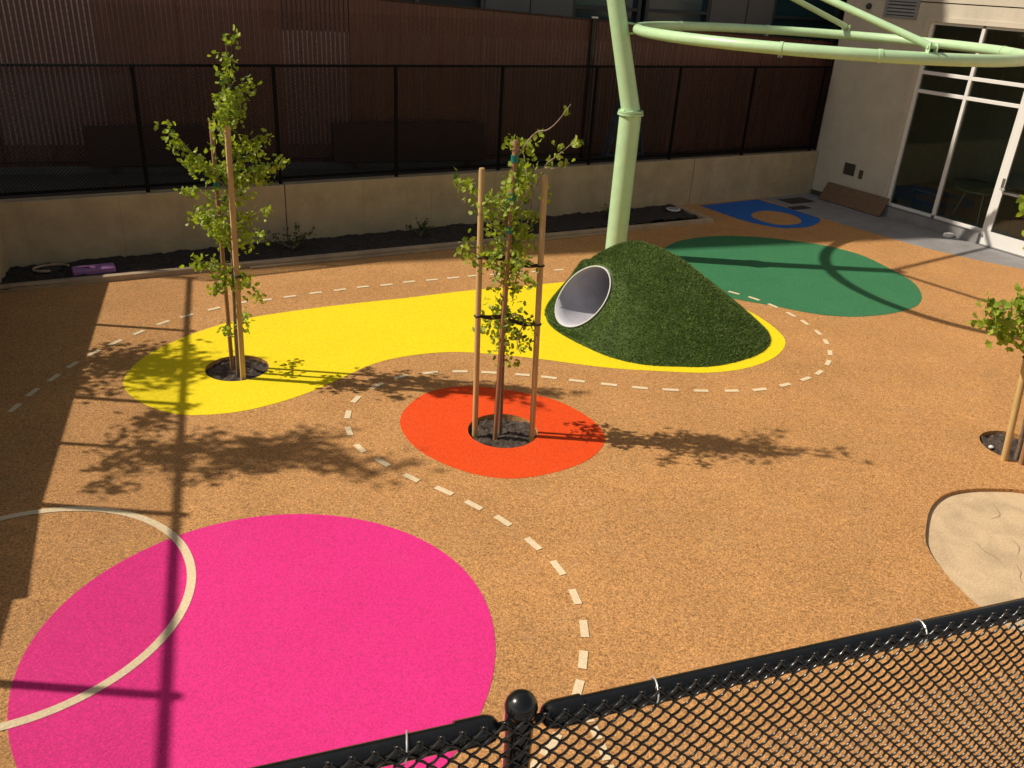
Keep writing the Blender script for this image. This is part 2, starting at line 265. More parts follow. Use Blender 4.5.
class MB:
    def __init__(s): s.v = []; s.f = []
    def add(s, v, f):
        n = len(s.v); s.v += [tuple(x) for x in v]; s.f += [tuple(i + n for i in q) for q in f]; return s
    def box(s, x0, x1, y0, y1, z0, z1, ax=None, o=(0, 0, 0)):
        """box; ax = (u, v) horizontal axes and origin o for turned boxes"""
        P = [(x, y, z) for z in (z0, z1) for (x, y) in ((x0, y0), (x1, y0), (x1, y1), (x0, y1))]
        if ax:
            u, w = ax; P = [(o[0] + u[0] * x + w[0] * y, o[1] + u[1] * x + w[1] * y, o[2] + z) for x, y, z in P]
        return s.add(P, [(3, 2, 1, 0), (4, 5, 6, 7), (0, 1, 5, 4), (1, 2, 6, 5), (2, 3, 7, 6), (3, 0, 4, 7)])
    def tube(s, pts, rad, n=10, cap=True):
        pts = [Vector(p) for p in pts]; rr = rad if isinstance(rad, (list, tuple)) else [rad] * len(pts)
        rings = []; nrm = None
        for i, p in enumerate(pts):
            t = (pts[min(i + 1, len(pts) - 1)] - pts[max(i - 1, 0)]).normalized()
            if nrm is None: nrm = t.orthogonal().normalized()
            else:
                nrm = (nrm - t * nrm.dot(t))
                nrm = nrm.normalized() if nrm.length > 1e-6 else t.orthogonal().normalized()
            b = t.cross(nrm)
            rings.append([p + (nrm * math.cos(2 * math.pi * k / n) + b * math.sin(2 * math.pi * k / n)) * rr[i] for k in range(n)])
        v = [q for r_ in rings for q in r_]; f = []
        for i in range(len(pts) - 1):
            for k in range(n):
                a = i * n + k; b2 = i * n + (k + 1) % n; f.append((a, b2, b2 + n, a + n))
        if cap: f.append(tuple(range(n - 1, -1, -1))); f.append(tuple(range((len(pts) - 1) * n, len(pts) * n)))
        return s.add(v, f)
    def ball(s, c, r, n=12, sc=(1, 1, 1)):
        v = []; f = []; h = n // 2
        for i in range(h + 1):
            ph = math.pi * i / h
            for k in range(n): th = 2 * math.pi * k / n; v.append((c[0] + sc[0] * r * math.sin(ph) * math.cos(th), c[1] + sc[1] * r * math.sin(ph) * math.sin(th), c[2] + sc[2] * r * math.cos(ph)))
        for i in range(h):
            for k in range(n): f.append((i * n + k, (i + 1) * n + k, (i + 1) * n + (k + 1) % n, i * n + (k + 1) % n))
        return s.add(v, f)
    def build(s, name, mat, parent=None, smooth=False, bevel=0):
        o = mesh_obj(name, s.v, s.f, mat, parent, smooth)
        if smooth: auto_smooth(o)
        if bevel:
            md = o.modifiers.new('bevel', 'BEVEL'); md.width = bevel; md.segments = 2; md.limit_method = 'ANGLE'
        return o
def auto_smooth(o):
    me = o.data; me.polygons.foreach_set('use_smooth', [True] * len(me.polygons))
    bm = bmesh.new(); bm.from_mesh(me); bmesh.ops.remove_doubles(bm, verts=bm.verts, dist=1e-5)
    for e in bm.edges:
        if len(e.link_faces) == 2 and e.calc_face_angle(0) > R(40): e.smooth = False
    bm.to_mesh(me); bm.free()

def catmull(pts, n=10, closed=True):
    pts = [np.array(p, float) for p in pts]; N = len(pts); out = []
    rngi = range(N) if closed else range(N - 1)
    g_ = (lambda i: pts[i % N]) if closed else (lambda i: pts[max(0, min(N - 1, i))])
    for i in rngi:
        p0, p1, p2, p3 = g_(i - 1), g_(i), g_(i + 1), g_(i + 2)
        for k in range(n):
            t = k / n; out.append(.5 * ((2 * p1) + (-p0 + p2) * t + (2 * p0 - 5 * p1 + 4 * p2 - p3) * t * t + (-p0 + 3 * p1 - 3 * p2 + p3) * t ** 3))
    if not closed: out.append(pts[-1])
    return out
def smooth_loop(pts, it=3):
    P = np.array(pts)
    for _ in range(it): P = (np.roll(P, 1, 0) + 2 * P + np.roll(P, -1, 0)) / 4
    return P
def circle(c, r, n=48, wob=0): 
    return [(c[0] + r * math.cos(2 * math.pi * k / n) * (1 + wob * math.sin(3 * 2 * math.pi * k / n + 1)), c[1] + r * math.sin(2 * math.pi * k / n)) for k in range(n)]
def sheet(name, outer, holes, z, mat, depth=0, holedepth=None, parent=None, walls=None):
    """flat sheet with holes; side walls go down by depth"""
    loops = [[Vector((p[0], p[1], 0)) for p in L] for L in [outer] + list(holes)]
    tri = tessellate_polygon(loops); flat = [p for L in loops for p in L]
    V = [(p.x, p.y, z) for p in flat]; F = []
    for t in tri:
        a, b, c = (flat[i] for i in t)
        F.append(tuple(t) if (b - a).cross(c - a).z > 0 else (t[0], t[2], t[1]))
    if depth:
        n = len(V); V += [(p.x, p.y, z - depth) for p in flat]; s = 0
        for L in loops:
            for k in range(len(L)): a = s + k; b = s + (k + 1) % len(L); F.append((a, b, b + n, a + n))
            s += len(L)
    return mesh_obj(name, V, F, mat, parent)
def structure(o): o['kind'] = 'structure'; return o

# ------------------------------------------------------------------ site lines
def left_x(y): return -.37 + .204 * (y - 13.05)             # face of the left retaining wall
def near_y(x): return 1.14 - .197 * (x - 1.17)              # near fence line
PIT_M, PIT_L, PIT_R = (3.69, 6.28), (1.685, 8.70), (8.34, 3.86)
RP = {'m': .31, 'l': .335, 'r': .33}
hole_m, hole_l, hole_r = circle(PIT_M, .345), circle(PIT_L, .335), circle(PIT_R, .33)
corner = (left_x(1.9) + 0, 1.9)
SLABL = smooth_loop(catmull(SLAB_B + SLAB + [(7.95, 2.9), (8.05, 2.3), (7.75, 1.7), (7.1, 1.35), (6.4, 1.35), (5.85, 1.75), (5.66, 2.15)], 6), 4).tolist()

structure(mesh_obj('terrain', [(-300, -300, -.32), (300, -300, -.32), (300, 300, -.32), (-300, 300, -.32)], [(0, 1, 2, 3)], M['asphalt']))
out = [(left_x(1.8), 1.9), (left_x(12.13), 12.13), (11.33, 11.77), (11.33, 13.05), (13.8, 13.05), (13.78, 11.35), (14.0, 9.2), (14.28, 8.3), (14.75, 7.3), (15.0, 6.0), (15.33, 5.2), (15.33, near_y(15.33)), (6, near_y(6))]
gr = structure(sheet('rubber_ground', out, [hole_m, hole_l, hole_r, SLABL], 0, M['tan'], .12))
pad = structure(sheet('concrete_pad', [(13.8, 13.05), (13.78, 11.35), (14.0, 9.2), (14.28, 8.3), (14.75, 7.3), (15.0, 6.0), (15.33, 5.2), (15.33, 13.05)], [], -.004, M['pad']))
structure(sheet('pad_base', [(-4, -3), (16, -3), (16, 14), (-4, 14)], [], -.16, M['asphalt']))
# bright surfaces, each 4 mm proud
YB_back = [(8.50, 8.35), (8.40, 9.0), (8.0, 9.55)]
ycen = catmull(YELLOW_A + [(7.4, 9.84)] + YB_back[::-1] + YELLOW_B, 6)
structure(sheet('yellow_surface', smooth_loop(ycen, 4).tolist(), [circle(PIT_L, .336)], .0022, M['yellow']))
structure(sheet('green_surface', smooth_loop(catmull(GREEN_A + [(8.45, 8.9), (8.55, 9.7), (8.8, 10.3)], 6), 4).tolist(), [], .003, M['green']))
structure(sheet('orange_surface', smooth_loop(catmull(ORANGE, 6), 4).tolist(), [circle(PIT_M, .346)], .0022, M['orange']))
structure(sheet('pink_surface', circle((.865, 4.36), 1.505, 96, .012), [], .0022, M['pink']))
bl = [(11.98, 12.93)] + [(13.64, 12.98)] + [tuple(p) for p in catmull(BLUE[1:], 6, False)][1:-1] + [(12.0, 12.3)]
structure(sheet('blue_surface', bl, [smooth_loop(catmull(BLUE_HOLE, 6), 2).tolist()], .0022, M['blue']))
# white ring and dashed trail
def ringsheet(name, c, r, w, z, mat, n=120):
    V = []; F = []
    for k in range(n):
        t = 2 * math.pi * k / n
        for q in (r - w / 2, r + w / 2): V.append((c[0] + q * math.cos(t), c[1] + q * math.sin(t), z))
    for k in range(n): a = 2 * k; b = 2 * ((k + 1) % n); F.append((a, a + 1, b + 1, b))
    return mesh_obj(name, V, F, mat)
structure(ringsheet('circle_marking', (-.545, 5.505), 1.128, .062, .0048, M['cream']))
mb = MB()
for D in (DASH_A, DASH_B, DASH_C):
    D = [np.array(p) for p in D]
    for i, p in enumerate(D):
        t = D[min(i + 1, len(D) - 1)] - D[max(i - 1, 0)]; t = t / np.hypot(*t); nn = np.array([-t[1], t[0]])
        l, w = (.086, .029) if D is not None and len(D) > 6 else (.052, .027); j = rng.uniform(-.006, .006)
        q = [p + t * a * (l + j) + nn * b * w for a, b in ((-1, -1), (1, -1), (1, 1), (-1, 1))]
        mb.add([(x[0], x[1], .0052) for x in q], [(0, 1, 2, 3)])
structure(mb.build('dashed_line_marking', M['cream']))
structure(sheet('bare_concrete_surface', SLABL, [], -.035, M['slab']))
cr = random.Random(4); mb = MB()
for (cx, cy, a0, n) in ((6.45, 3.05, -1.3, 9), (6.62, 2.75, .2, 6), (6.9, 3.2, -.6, 8), (6.3, 2.5, .9, 7), (7.1, 2.7, -.2, 9), (6.75, 2.4, .1, 7), (7.3, 3.05, -.5, 6)):
    p = Vector((cx, cy, -.033)); a = a0; w0 = .0
    for k in range(n):
        a += cr.uniform(-.6, .6); q = p + Vector((math.cos(a), math.sin(a), 0)) * cr.uniform(.03, .06); w1 = .004 * math.sin(math.pi * (k + 1) / n) + .0005
        nx, ny = -math.sin(a), math.cos(a)
        mb.add([(p.x + nx * w0, p.y + ny * w0, -.0335), (p.x - nx * w0, p.y - ny * w0, -.0335), (q.x - nx * w1, q.y - ny * w1, -.0335), (q.x + nx * w1, q.y + ny * w1, -.0335)], [(0, 1, 2, 3)])
        p = q; w0 = w1
M['crack'] = plain('crack_fill', (.30, .215, .13), .9)
structure(mb.build('crack_marks', M['crack']))

def soil_patch(name, outer, z, amp, res, mat, seed=0):
    xs = [p[0] for p in outer]; ys = [p[1] for p in outer]
    bm = bmesh.new(); nx = int((max(xs) - min(xs)) / res) + 1; ny = int((max(ys) - min(ys)) / res) + 1
    r2 = np.random.default_rng(seed); from mathutils import noise as mn
    V = []; F = []
    for j in range(ny + 1):
        for i in range(nx + 1):
            x = min(xs) + (max(xs) - min(xs)) * i / nx; y = min(ys) + (max(ys) - min(ys)) * j / ny
            h = mn.fractal(Vector((x * 7, y * 7, seed)), 1, 2, 4) * amp + abs(mn.noise(Vector((x * 18, y * 18, seed)))) * amp
            V.append((x, y, z + h))
    for j in range(ny):
        for i in range(nx): a = j * (nx + 1) + i; F.append((a, a + 1, a + nx + 2, a + nx + 1))
    return structure(mesh_obj(name, V, F, mat, smooth=True))
for c, r in ((PIT_M, .37), (PIT_L, .36), (PIT_R, .36)):
    soil_patch('tree_pit_soil', [(c[0] - r, c[1] - r), (c[0] + r, c[1] + r)], -.05, .035, .016, M['pitsoil'], int(c[0] * 10))
soil_patch('planter_soil', [(-.8, 12.1), (11.3, 13.05)], .035, .035, .045, M['soil'], 4)
# kerb of the planter: long run, short return
mb = MB(); u = Vector((11.33 + .6, 11.77 - 12.13 - .02, 0)).normalized(); w = Vector((-u.y, u.x, 0))
def ystart(x): return 12.13 + (11.77 - 12.13) * (x - left_x(12.13)) / (11.33 - left_x(12.13))
A = (left_x(12.13), 12.13); L = math.hypot(11.33 - A[0], 11.77 - 12.13)
u = ((11.33 - A[0]) / L, (11.77 - 12.13) / L); w = (-u[1], u[0])
mb.box(0, L, 0, .11, -.1, .075, (u, w), (A[0], A[1], 0))
mb.box(L - .10, L, .111, 1.26, -.1, .075, (u, w), (A[0], A[1], 0))
structure(mb.build('kerb', M['kerbc'], bevel=.01))
mb = MB().box(3.2, L - 2.2, -.07, -.035, .002, .035, (u, w), (A[0], A[1], 0))
structure(mb.build('kerb_footing', M['kerbc'], bevel=.005))

# terraces behind the walls
WT = .2
structure(sheet('upper_terrace_ground', [(-14, -8), (18, -8), (18, near_y(18) - WT), (left_x(1.9) - WT, near_y(left_x(1.9) - WT) - WT), (left_x(13.04) - WT, 13.04), (-14, 13.04)], [], 1.24, M['pad'], 1.5))
structure(sheet('neighbour_yard_ground', [(-30, 13.23), (30, 13.23), (30, 60), (-30, 60)], [], .84, M['yard'], 1))

# ------------------------------------------------------------------ walls
def wall_panel_marks(parent, xs, y, z0, z1):
    pass
M['seam'] = plain('form_seam_tone', (.30, .235, .15), .9)  # seam lines, a darker tone than the wall concrete
bw = thing('retaining_wall', 'low tan concrete retaining wall with form tie holes running under the long black fence', 'wall', (5, 13.05, 0))
x0, x1 = -3.0, 15.325
cuts = [x0, -.9, 3.50, 8.0, 11.78, x1]      # expansion joints
mb = MB()
for a, b in zip(cuts[:-1], cuts[1:]): mb.box(a + .006, b - .006, 13.05, 13.26, -.1, .93)
mb.build('concrete_face', M['concrete'], bw, bevel=.008)
for xj in np.arange(-.1, 15, 1.22):
    if min(abs(xj - c) for c in cuts) > .3: MB().box(xj, xj + .005, 13.0475, 13.0495, .0, .92).build('form_seam', M['seam'], bw)
mb = MB(); mb.box(x0, x1, 13.075, 13.2, -.1, .90); mb.build('joint_filler', M['void'], bw)
mb = MB()
x = .08
while x < x1:
    for z in ((.60,) if x < 10 else (.30, .66)):
        mb.tube([(x + rng.uniform(-.03, .03), 13.0485, z + rng.uniform(-.01, .01)), (x, 13.10, z)], .012, 8)
    x += 1.22 if x < 10 else .61
mb.build('tie_holes', M['bark'], bw)
lw = thing('retaining_wall', 'concrete retaining wall at the left edge, at right angles to the long low wall, carrying a fence', 'wall', (left_x(7), 7, 0))
LU = Vector((.204, 1, 0)).normalized(); LW = (-LU.y, LU.x)
def lbox(mb, s0, s1, d0, d1, z0, z1):      # s along the left wall from (left_x(0),0), d away from the yard
    o = (left_x(0), 0, 0); return mb.box(s0, s1, d0, d1, z0, z1, ((LU.x, LU.y), LW), o)
def ls(y): return y / LU.y
mb = MB(); lbox(mb, ls(1.75), ls(6.3), 0, WT, -.1, 1.19); lbox(mb, ls(6.3) + .004, ls(13.04), 0, WT, -.1, 1.30)
mb.build('concrete_face', M['concrete'], lw, bevel=.008)
mb = MB(); lbox(mb, ls(6.33), ls(8.0), .003, WT - .003, 1.302, 1.45)
mb.v = [(v[0], v[1], 1.304) if (k in (5, 6)) else v for k, v in enumerate(mb.v)]
mb.build('raised_cap', M['concrete'], lw, bevel=.008)
mb = MB(); lbox(mb, ls(1.75), ls(6.3), -.012, WT + .02, 1.19, 1.235); mb.build('coping', M['kerbc'], lw)
nw = thing('retaining_wall', 'near retaining wall of the upper terrace, hidden below the black fence in front of the camera', 'wall', (6, near_y(6), 0))
NU = Vector((1, -.197, 0)).normalized(); NW = (NU.y, -NU.x)   # away from the yard
def nbox(mb, s0, s1, d0, d1, z0, z1): return mb.box(s0, s1, d0, d1, z0, z1, ((NU.x, NU.y), NW), (1.17, 1.14, 0))
xs0 = (left_x(1.9) - 1.17) / NU.x
mb = MB(); nbox(mb, xs0 - .15, 14.4, .04, .04 + WT, -.1, 1.28); mb.build('concrete_face', M['concrete'], nw, bevel=.008)

# ------------------------------------------------------------------ chain link
def chain_link(name, O, U, L, z0, z1, w, rad, n, mat, parent, off=0., hook=True, zb=.004):
    """woven diamond mesh: wire i zigzags between i*w and (i+1)*w"""
    U = np.array(U[:2] + (0,), float) if len(U) == 2 else np.array(U, float); N = np.array([U[1], -U[0], 0.])
    nw = int(L / w); rows = int((z1 - z0) / w); V = []; F = []
    for i in range(nw):
        pts = []
        for k in range(rows + 1):
            side = (k + i) % 2
            x = (i + side) * w; z = z1 - k * w
            e = .10 * w * (1 if side else -1)
            pts.append((x + e, 0, z))
            if k < rows:
                x2 = (i + .5) * w; pts.append((x2, zb if side else -zb, z - w / 2))
        if i % 2 == 0 and hook:      # knuckle: bent over the top
            pts = [(pts[0][0] + .55 * w, -.004, z1 - .30 * w), (pts[0][0] + .42 * w, .003, z1 + .38 * w)] + pts
            pts[2] = (pts[2][0] + .05 * w, 0, z1 + .34 * w)
        elif hook: pts = [(pts[0][0] + .05 * w, .002, z1 + .25 * w)] + pts
        Q = np.array(pts)
        P3 = np.array(O) + Q[:, :1] * U + (Q[:, 1:2] + off) * N + Q[:, 2:3] * np.array([0, 0, 1.])
        T = np.gradient(P3, axis=0); T /= np.linalg.norm(T, axis=1)[:, None]
        A = np.cross(T, N); A /= np.linalg.norm(A, axis=1)[:, None]; B = np.cross(T, A)
        b0 = len(V) * n if False else sum(0 for _ in ())
        ang = 2 * np.pi * np.arange(n) / n
        ringv = P3[:, None, :] + rad * (np.cos(ang)[None, :, None] * A[:, None, :] + np.sin(ang)[None, :, None] * B[:, None, :])
        V.append(ringv.reshape(-1, 3))
    base = 0; FF = []
    for v in V:
        m_ = len(v) // n
        i = np.arange(m_ - 1)[:, None] * n; k = np.arange(n)[None, :]
        a = i + k; b = i + (k + 1) % n
        FF.append(np.stack([a, b, b + n, a + n], -1).reshape(-1, 4) + base); base += len(v)
    return fast_mesh(name, np.concatenate(V), np.concatenate(FF), mat, parent)

def fence(label, O, U, posts, s0, s1, ground, rail_z, low_z, post_r, rail_r, w, wrad, n, meshoff, midrail=None, ties=None, group=None, ball=True, loc=None, ext=.06, meshtop=None, gap=0, pm='black'):
    f = thing('chain_link_fence', label, 'fence', loc or (O[0], O[1], ground))
    U = Vector((U[0], U[1], 0)).normalized(); O = Vector((O[0], O[1], 0))
    for s in posts:
        p = O + U * s
        mb = MB().tube([(p.x, p.y, ground), (p.x, p.y, rail_z + ext * .6)], post_r, 20)
        po = mb.build('post', M[pm], f, True)
        if ball:
            c = MB().tube([(p.x, p.y, rail_z + ext * .0 - .0), (p.x, p.y, rail_z + ext * .62)], post_r * 1.10, 20).ball((p.x, p.y, rail_z + ext), post_r * 1.18, 20)
            b = c.build('post_cap', M[pm], po_dummy(po), True) if False else c.build('post_cap', M[pm], f, True)
    allp = [s0] + [s for s in posts if s0 < s < s1] + [s1]
    for a, b in zip(allp[:-1], allp[1:]):
        ga = gap if a in posts else 0; gb = gap if b in posts else 0
        for z in ([rail_z] + ([low_z] if low_z else []) + ([midrail] if midrail else [])):
            p, q_ = O + U * (a + ga), O + U * (b - gb)
            mb = MB().tube([(p.x, p.y, z), (q_.x, q_.y, z)], rail_r, 18)
            if gap and z == rail_z:
                for e, sgn in ((a + ga, 1), (b - gb, -1)):
                    if e in (s0, s1): continue
                    c0 = O + U * (e - sgn * .004); c1 = O + U * (e + sgn * .07)
                    mb.tube([(c0.x, c0.y, z), (c1.x, c1.y, z)], rail_r * 1.16, 18)
                    mb.ball((c0.x, c0.y, z), rail_r * 1.12, 16)
                    c2 = O + U * (e - sgn * gap)
                    mb.tube([(c0.x, c0.y, z), (c2.x, c2.y, z - .004)], [.013, .010], 8)
            mb.build('rail', M[pm], f, True)
    chain_link('mesh_panel', (O.x + U.x * s0, O.y + U.y * s0, 0), tuple(U), s1 - s0, ground + .03, meshtop or rail_z, w, wrad, n, M['wire'] if pm == 'black' else M['matte'], f, meshoff)
    return f, O, U

# back fence on the long wall (posts land every 1.93 m)
ps = [1.538 + 1.9273 * i for i in range(7)] + [15.10]
bf, _, _ = fence('long black chain link fence standing on the low tan wall at the back', (0, 13.14), (1, 0), ps, -.35, 15.22, .93, 2.66, 1.02, .029, .020, .025, .0043, 3, .034, loc=(7, 13.14, .93), ext=.03, ball=False, pm='matte')
# left fence on the side wall, seen only through its shadow
mbO = (left_x(0) - .05, 0)
ly = [13.24 - 1.92 * i for i in range(6)]
lf, _, _ = fence('black chain link fence on the left side wall that throws the lattice shadow', mbO, (LU.x, LU.y), [ls(y) for y in sorted(ly)] + [], ls(1.95), ls(13.24), 1.25, 2.46, 1.36, .034, .031, .025, .0019, 4, .026, loc=(left_x(7), 7, 1.25), ext=.05)
# near fence
posts_n = [xs0 + .06, -.372 - 2.44, -.372, -.372 + 2.44, -.372 + 4.88]
nf, NO, NUv = fence('glossy black chain link fence with a ball capped post right in front of the camera', (1.17, 1.14), (NU.x, NU.y), [p for p in posts_n if p > xs0], xs0 + .06, 6.5, 1.2, 2.455, 1.30, .034, .0300, 0.025, .0036, 8, .037, loc=(1.17, 1.14, 1.2), ext=.050, meshtop=2.500, gap=.088)
for s, wob in ((-.03, 0), (.80, 1), (-.66, 0), (1.75, 1)):
    c = NO + NUv * s; mb = MB(); pts = []
    for k in range(15):
        t = math.pi * (-.75 + 1.5 * k / 14) + math.pi / 2
        pts.append(Vector((c.x, c.y, 2.455)) + Vector((-NW[0], -NW[1], 0)) * 0 + Vector((NW[0], NW[1], 0)) * math.cos(t) * .036 + Vector((0, 0, 1)) * math.sin(t) * .034 + NUv * (k / 14 * .03))
    pts.append(pts[-1] + Vector((NW[0] * .012, NW[1] * .012, -.012)))
    mb.tube(pts, .0024, 6); mb.build('wire_tie', M['zinc'], nf, True)

# ------------------------------------------------------------------ slatted fence of the neighbours
SF = lambda x: max(15.33 - .165 * x, 13.46)
def sf_top(x): return 3.55 - .045 * (x - 6) if x > 6 else 3.55 + .045 * (6 - x)
sfence = thing('slat_fence', 'tall brown slatted privacy fence standing behind the low black fence', 'fence', (5, SF(5), .84))
SU = Vector((1, -.165, 0)).normalized(); SN = Vector((.165, 1, 0)).normalized()
secs = [(-6.2, -3.2, .012, 0), (-3.2, -.2, .018, 0), (-.2, 1.3, .020, 0), (1.3, 4.0, .005, 1), (4.0, 5.15, .018, 0), (5.15, 7.4, .004, 1), (7.4, 9.55, .008, 1), (9.55, 11.33, .010, 0), (11.33, 16.5, .007, 1)]
r3 = np.random.default_rng(5)
for a, b, gap, kk in secs:
    V = []; F = []; x = a
    while x < b - .02:
        wd = .075; y = SF(x); n0 = len(V); zt = sf_top(x) + r3.uniform(-.015, .015); tw = r3.uniform(-.004, .004)
        for z in (.92, zt):
            for dx, dy in ((0, tw), (wd - gap, -tw), (wd - gap, .006 - tw), (0, .006 + tw)): V.append((x + dx, y + dy - (.165 * dx if x < 11.3 else 0), z))
        for k in range(4): F.append((n0 + k, n0 + (k + 1) % 4, n0 + 4 + (k + 1) % 4, n0 + 4 + k))
        F.append((n0 + 4, n0 + 5, n0 + 6, n0 + 7))
        x += wd
    mesh_obj('slat_panel', V, F, M['slat'], sfence)
for x in (-.2, 2.5, 5.15, 7.4, 9.5, 11.33, 14.0):
    y = SF(x) - (.045 if x == 9.5 else -.05)
    rr = .05 if x == 9.5 else .022
    o = MB().tube([(x, y, .84), (x, y, sf_top(x) + .03)], rr, 12); p_ = o.build('post', M['black'] if x in (9.5,) else M['slat2'], sfence, True)
    if x == 9.5: MB().tube([(x, y, sf_top(x) + .03), (x, y, sf_top(x) + .055)], .062, 12).build('post_cap', M['white'], sfence, True)
for z_ in (1.0, 0):
    a, b = Vector((-6.2, SF(-6.2) - .02, z_ or sf_top(-6.2))), Vector((14.6, SF(14.6) - .02, z_ or sf_top(14.6)))
    mid = Vector((11.33, SF(11.33) - .02, a.z if z_ else sf_top(11.33)))
    MB().tube([a, mid], .016, 8).build('rail', M['slat2'], sfence, True); MB().tube([mid, b], .016, 8).build('rail', M['slat2'], sfence, True)
chain_link('mesh_panel', (-6.2, SF(-6.2) - .012, 0), (SU.x, SU.y, 0), 17.75, .92, 3.34, .045, .0032, 3, M['slatwire'], sfence, .004, hook=False)
kb = MB(); kb.add([(-3, SF(-3) - .16, .84), (11.3, SF(11.3) - .16, .84), (11.3, SF(11.3) - .04, .84), (-3, SF(-3) - .04, .84), (-3, SF(-3) - .16, .93), (11.3, SF(11.3) - .16, .93), (11.3, SF(11.3) - .04, .93), (-3, SF(-3) - .04, .93)], [(3, 2, 1, 0), (4, 5, 6, 7), (0, 1, 5, 4), (1, 2, 6, 5), (2, 3, 7, 6), (3, 0, 4, 7)])
structure(kb.build('yard_kerb', M['asphalt']))

# low dark boards leaning behind the fence (dim rectangles between the two fences)
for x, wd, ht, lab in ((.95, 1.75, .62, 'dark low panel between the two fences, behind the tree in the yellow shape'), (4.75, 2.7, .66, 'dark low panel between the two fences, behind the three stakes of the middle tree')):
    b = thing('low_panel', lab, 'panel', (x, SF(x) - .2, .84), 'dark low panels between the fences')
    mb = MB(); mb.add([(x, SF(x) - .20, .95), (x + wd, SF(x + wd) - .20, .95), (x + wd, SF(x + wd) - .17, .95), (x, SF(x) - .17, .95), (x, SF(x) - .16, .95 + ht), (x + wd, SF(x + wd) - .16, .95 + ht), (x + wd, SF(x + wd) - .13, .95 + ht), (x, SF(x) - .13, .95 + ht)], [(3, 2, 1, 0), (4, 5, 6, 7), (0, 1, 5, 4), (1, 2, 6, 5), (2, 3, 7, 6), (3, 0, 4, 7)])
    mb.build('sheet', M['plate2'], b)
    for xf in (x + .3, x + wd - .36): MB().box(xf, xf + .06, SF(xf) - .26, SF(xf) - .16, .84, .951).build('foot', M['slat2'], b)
# ladder
ld = thing('step_ladder', 'blue step ladder standing open behind the black fence beside the mint pole', 'ladder', (10.2, 13.45, .84))
for xx in (9.76, 10.71):
    top = 10.14 if xx < 10.4 else 10.28
    for yo in (.0, .28):
        MB().tube([(xx, 13.33 + yo * .6, .84), (top, 13.38 + yo * .2, 2.45)], .022, 4).build('rail', M['ladder'], ld)
for k in range(5):
    t = (k + .6) / 5.4; z = .84 + 1.6 * t; a = 9.76 + .38 * t; b = 10.71 - .43 * t
    MB().box(a, b, 13.34, 13.42, z, z + .025).build('step', M['ladder'], ld)
MB().box(10.08, 10.34, 13.36, 13.48, 2.44, 2.49).build('top_cap', M['ladder'], ld)

# ------------------------------------------------------------------ neighbour building (its roof shades the far strip)
NB = thing('building', 'grey neighbouring building with teal windows behind the brown slatted fence', 'building', (8, 16.2, .84))
bu = Vector((1, -.2035, 0)).normalized(); bn = (-bu.y, bu.x)
def nb(mb, x0, x1, d0, d1, z0, z1):
    k = 1 / bu.x; return mb.box(x0 * k, x1 * k, d0, d1, z0, z1, ((bu.x, bu.y), bn), (0, 17.70, 0))
HB = 14.0
mb = MB(); nb(mb, -17, 34, .25, 9, .84, HB - .02); mb.build('core', M['dgrey'], NB)
mb = MB(); nb(mb, -17, 4.3, 0, .25, 3.9, HB); nb(mb, 4.3, 8.45, 0, .25, 3.7, HB); nb(mb, 8.45, 34, 0, .25, .84, 3.02); nb(mb, 8.45, 34, 0, .25, 5.2, HB); nb(mb, 8.45, 10.25, 0, .25, 3.02, 5.2); nb(mb, 13.35, 14.85, 0, .25, 3.02, 5.2); nb(mb, 18.5, 34, 0, .25, 3.02, 5.2)
mb.build('wall', M['grey'], NB)
mb = MB()
mb = None
for x in (9.35, 14.2): mb = MB(); nb(mb, x, x + .02, -.006, .0, 3.02, 5.2); mb.build('panel_joint', M['void'], NB)
mb = MB(); nb(mb, -17, 4.3, -.05, -.003, .84, 3.9); nb(mb, 4.3, 34, -.05, -.003, .84, 2.9); mb.build('slat_backlight_wall', M['backlight'], NB)  # added pale facing, coloured to give light streaks through the slat gaps
for a, b in ((10.25, 11.75), (11.85, 13.35), (14.85, 16.6), (16.7, 18.5)):
    mb = MB(); nb(mb, a, b, .16, .20, 3.02, 5.2); wdw = mb.build('window', M['teal'], NB)
    mb = MB(); nb(mb, a, a + .07, .02, .16, 3.02, 5.2); nb(mb, b - .07, b, .02, .16, 3.02, 5.2); nb(mb, a + .07, b - .07, .03, .15, 3.50, 3.56); nb(mb, a + .07, b - .07, .03, .15, 3.02, 3.09)
    mb.build('frame', M['dgrey'], wdw)
for x in (4.4, 7.1, 8.38):
    mb = MB(); nb(mb, x, x + .06, .05, .12, .84, 3.7); mb.build('column', M['grey'], NB)
for z in (7, 10.5):
    for x in np.arange(-6, 30, 3.0):
        mb = MB(); nb(mb, x, x + 1.7, -.01, .05, z, z + 1.6); mb.build('window', M['teal'], NB)

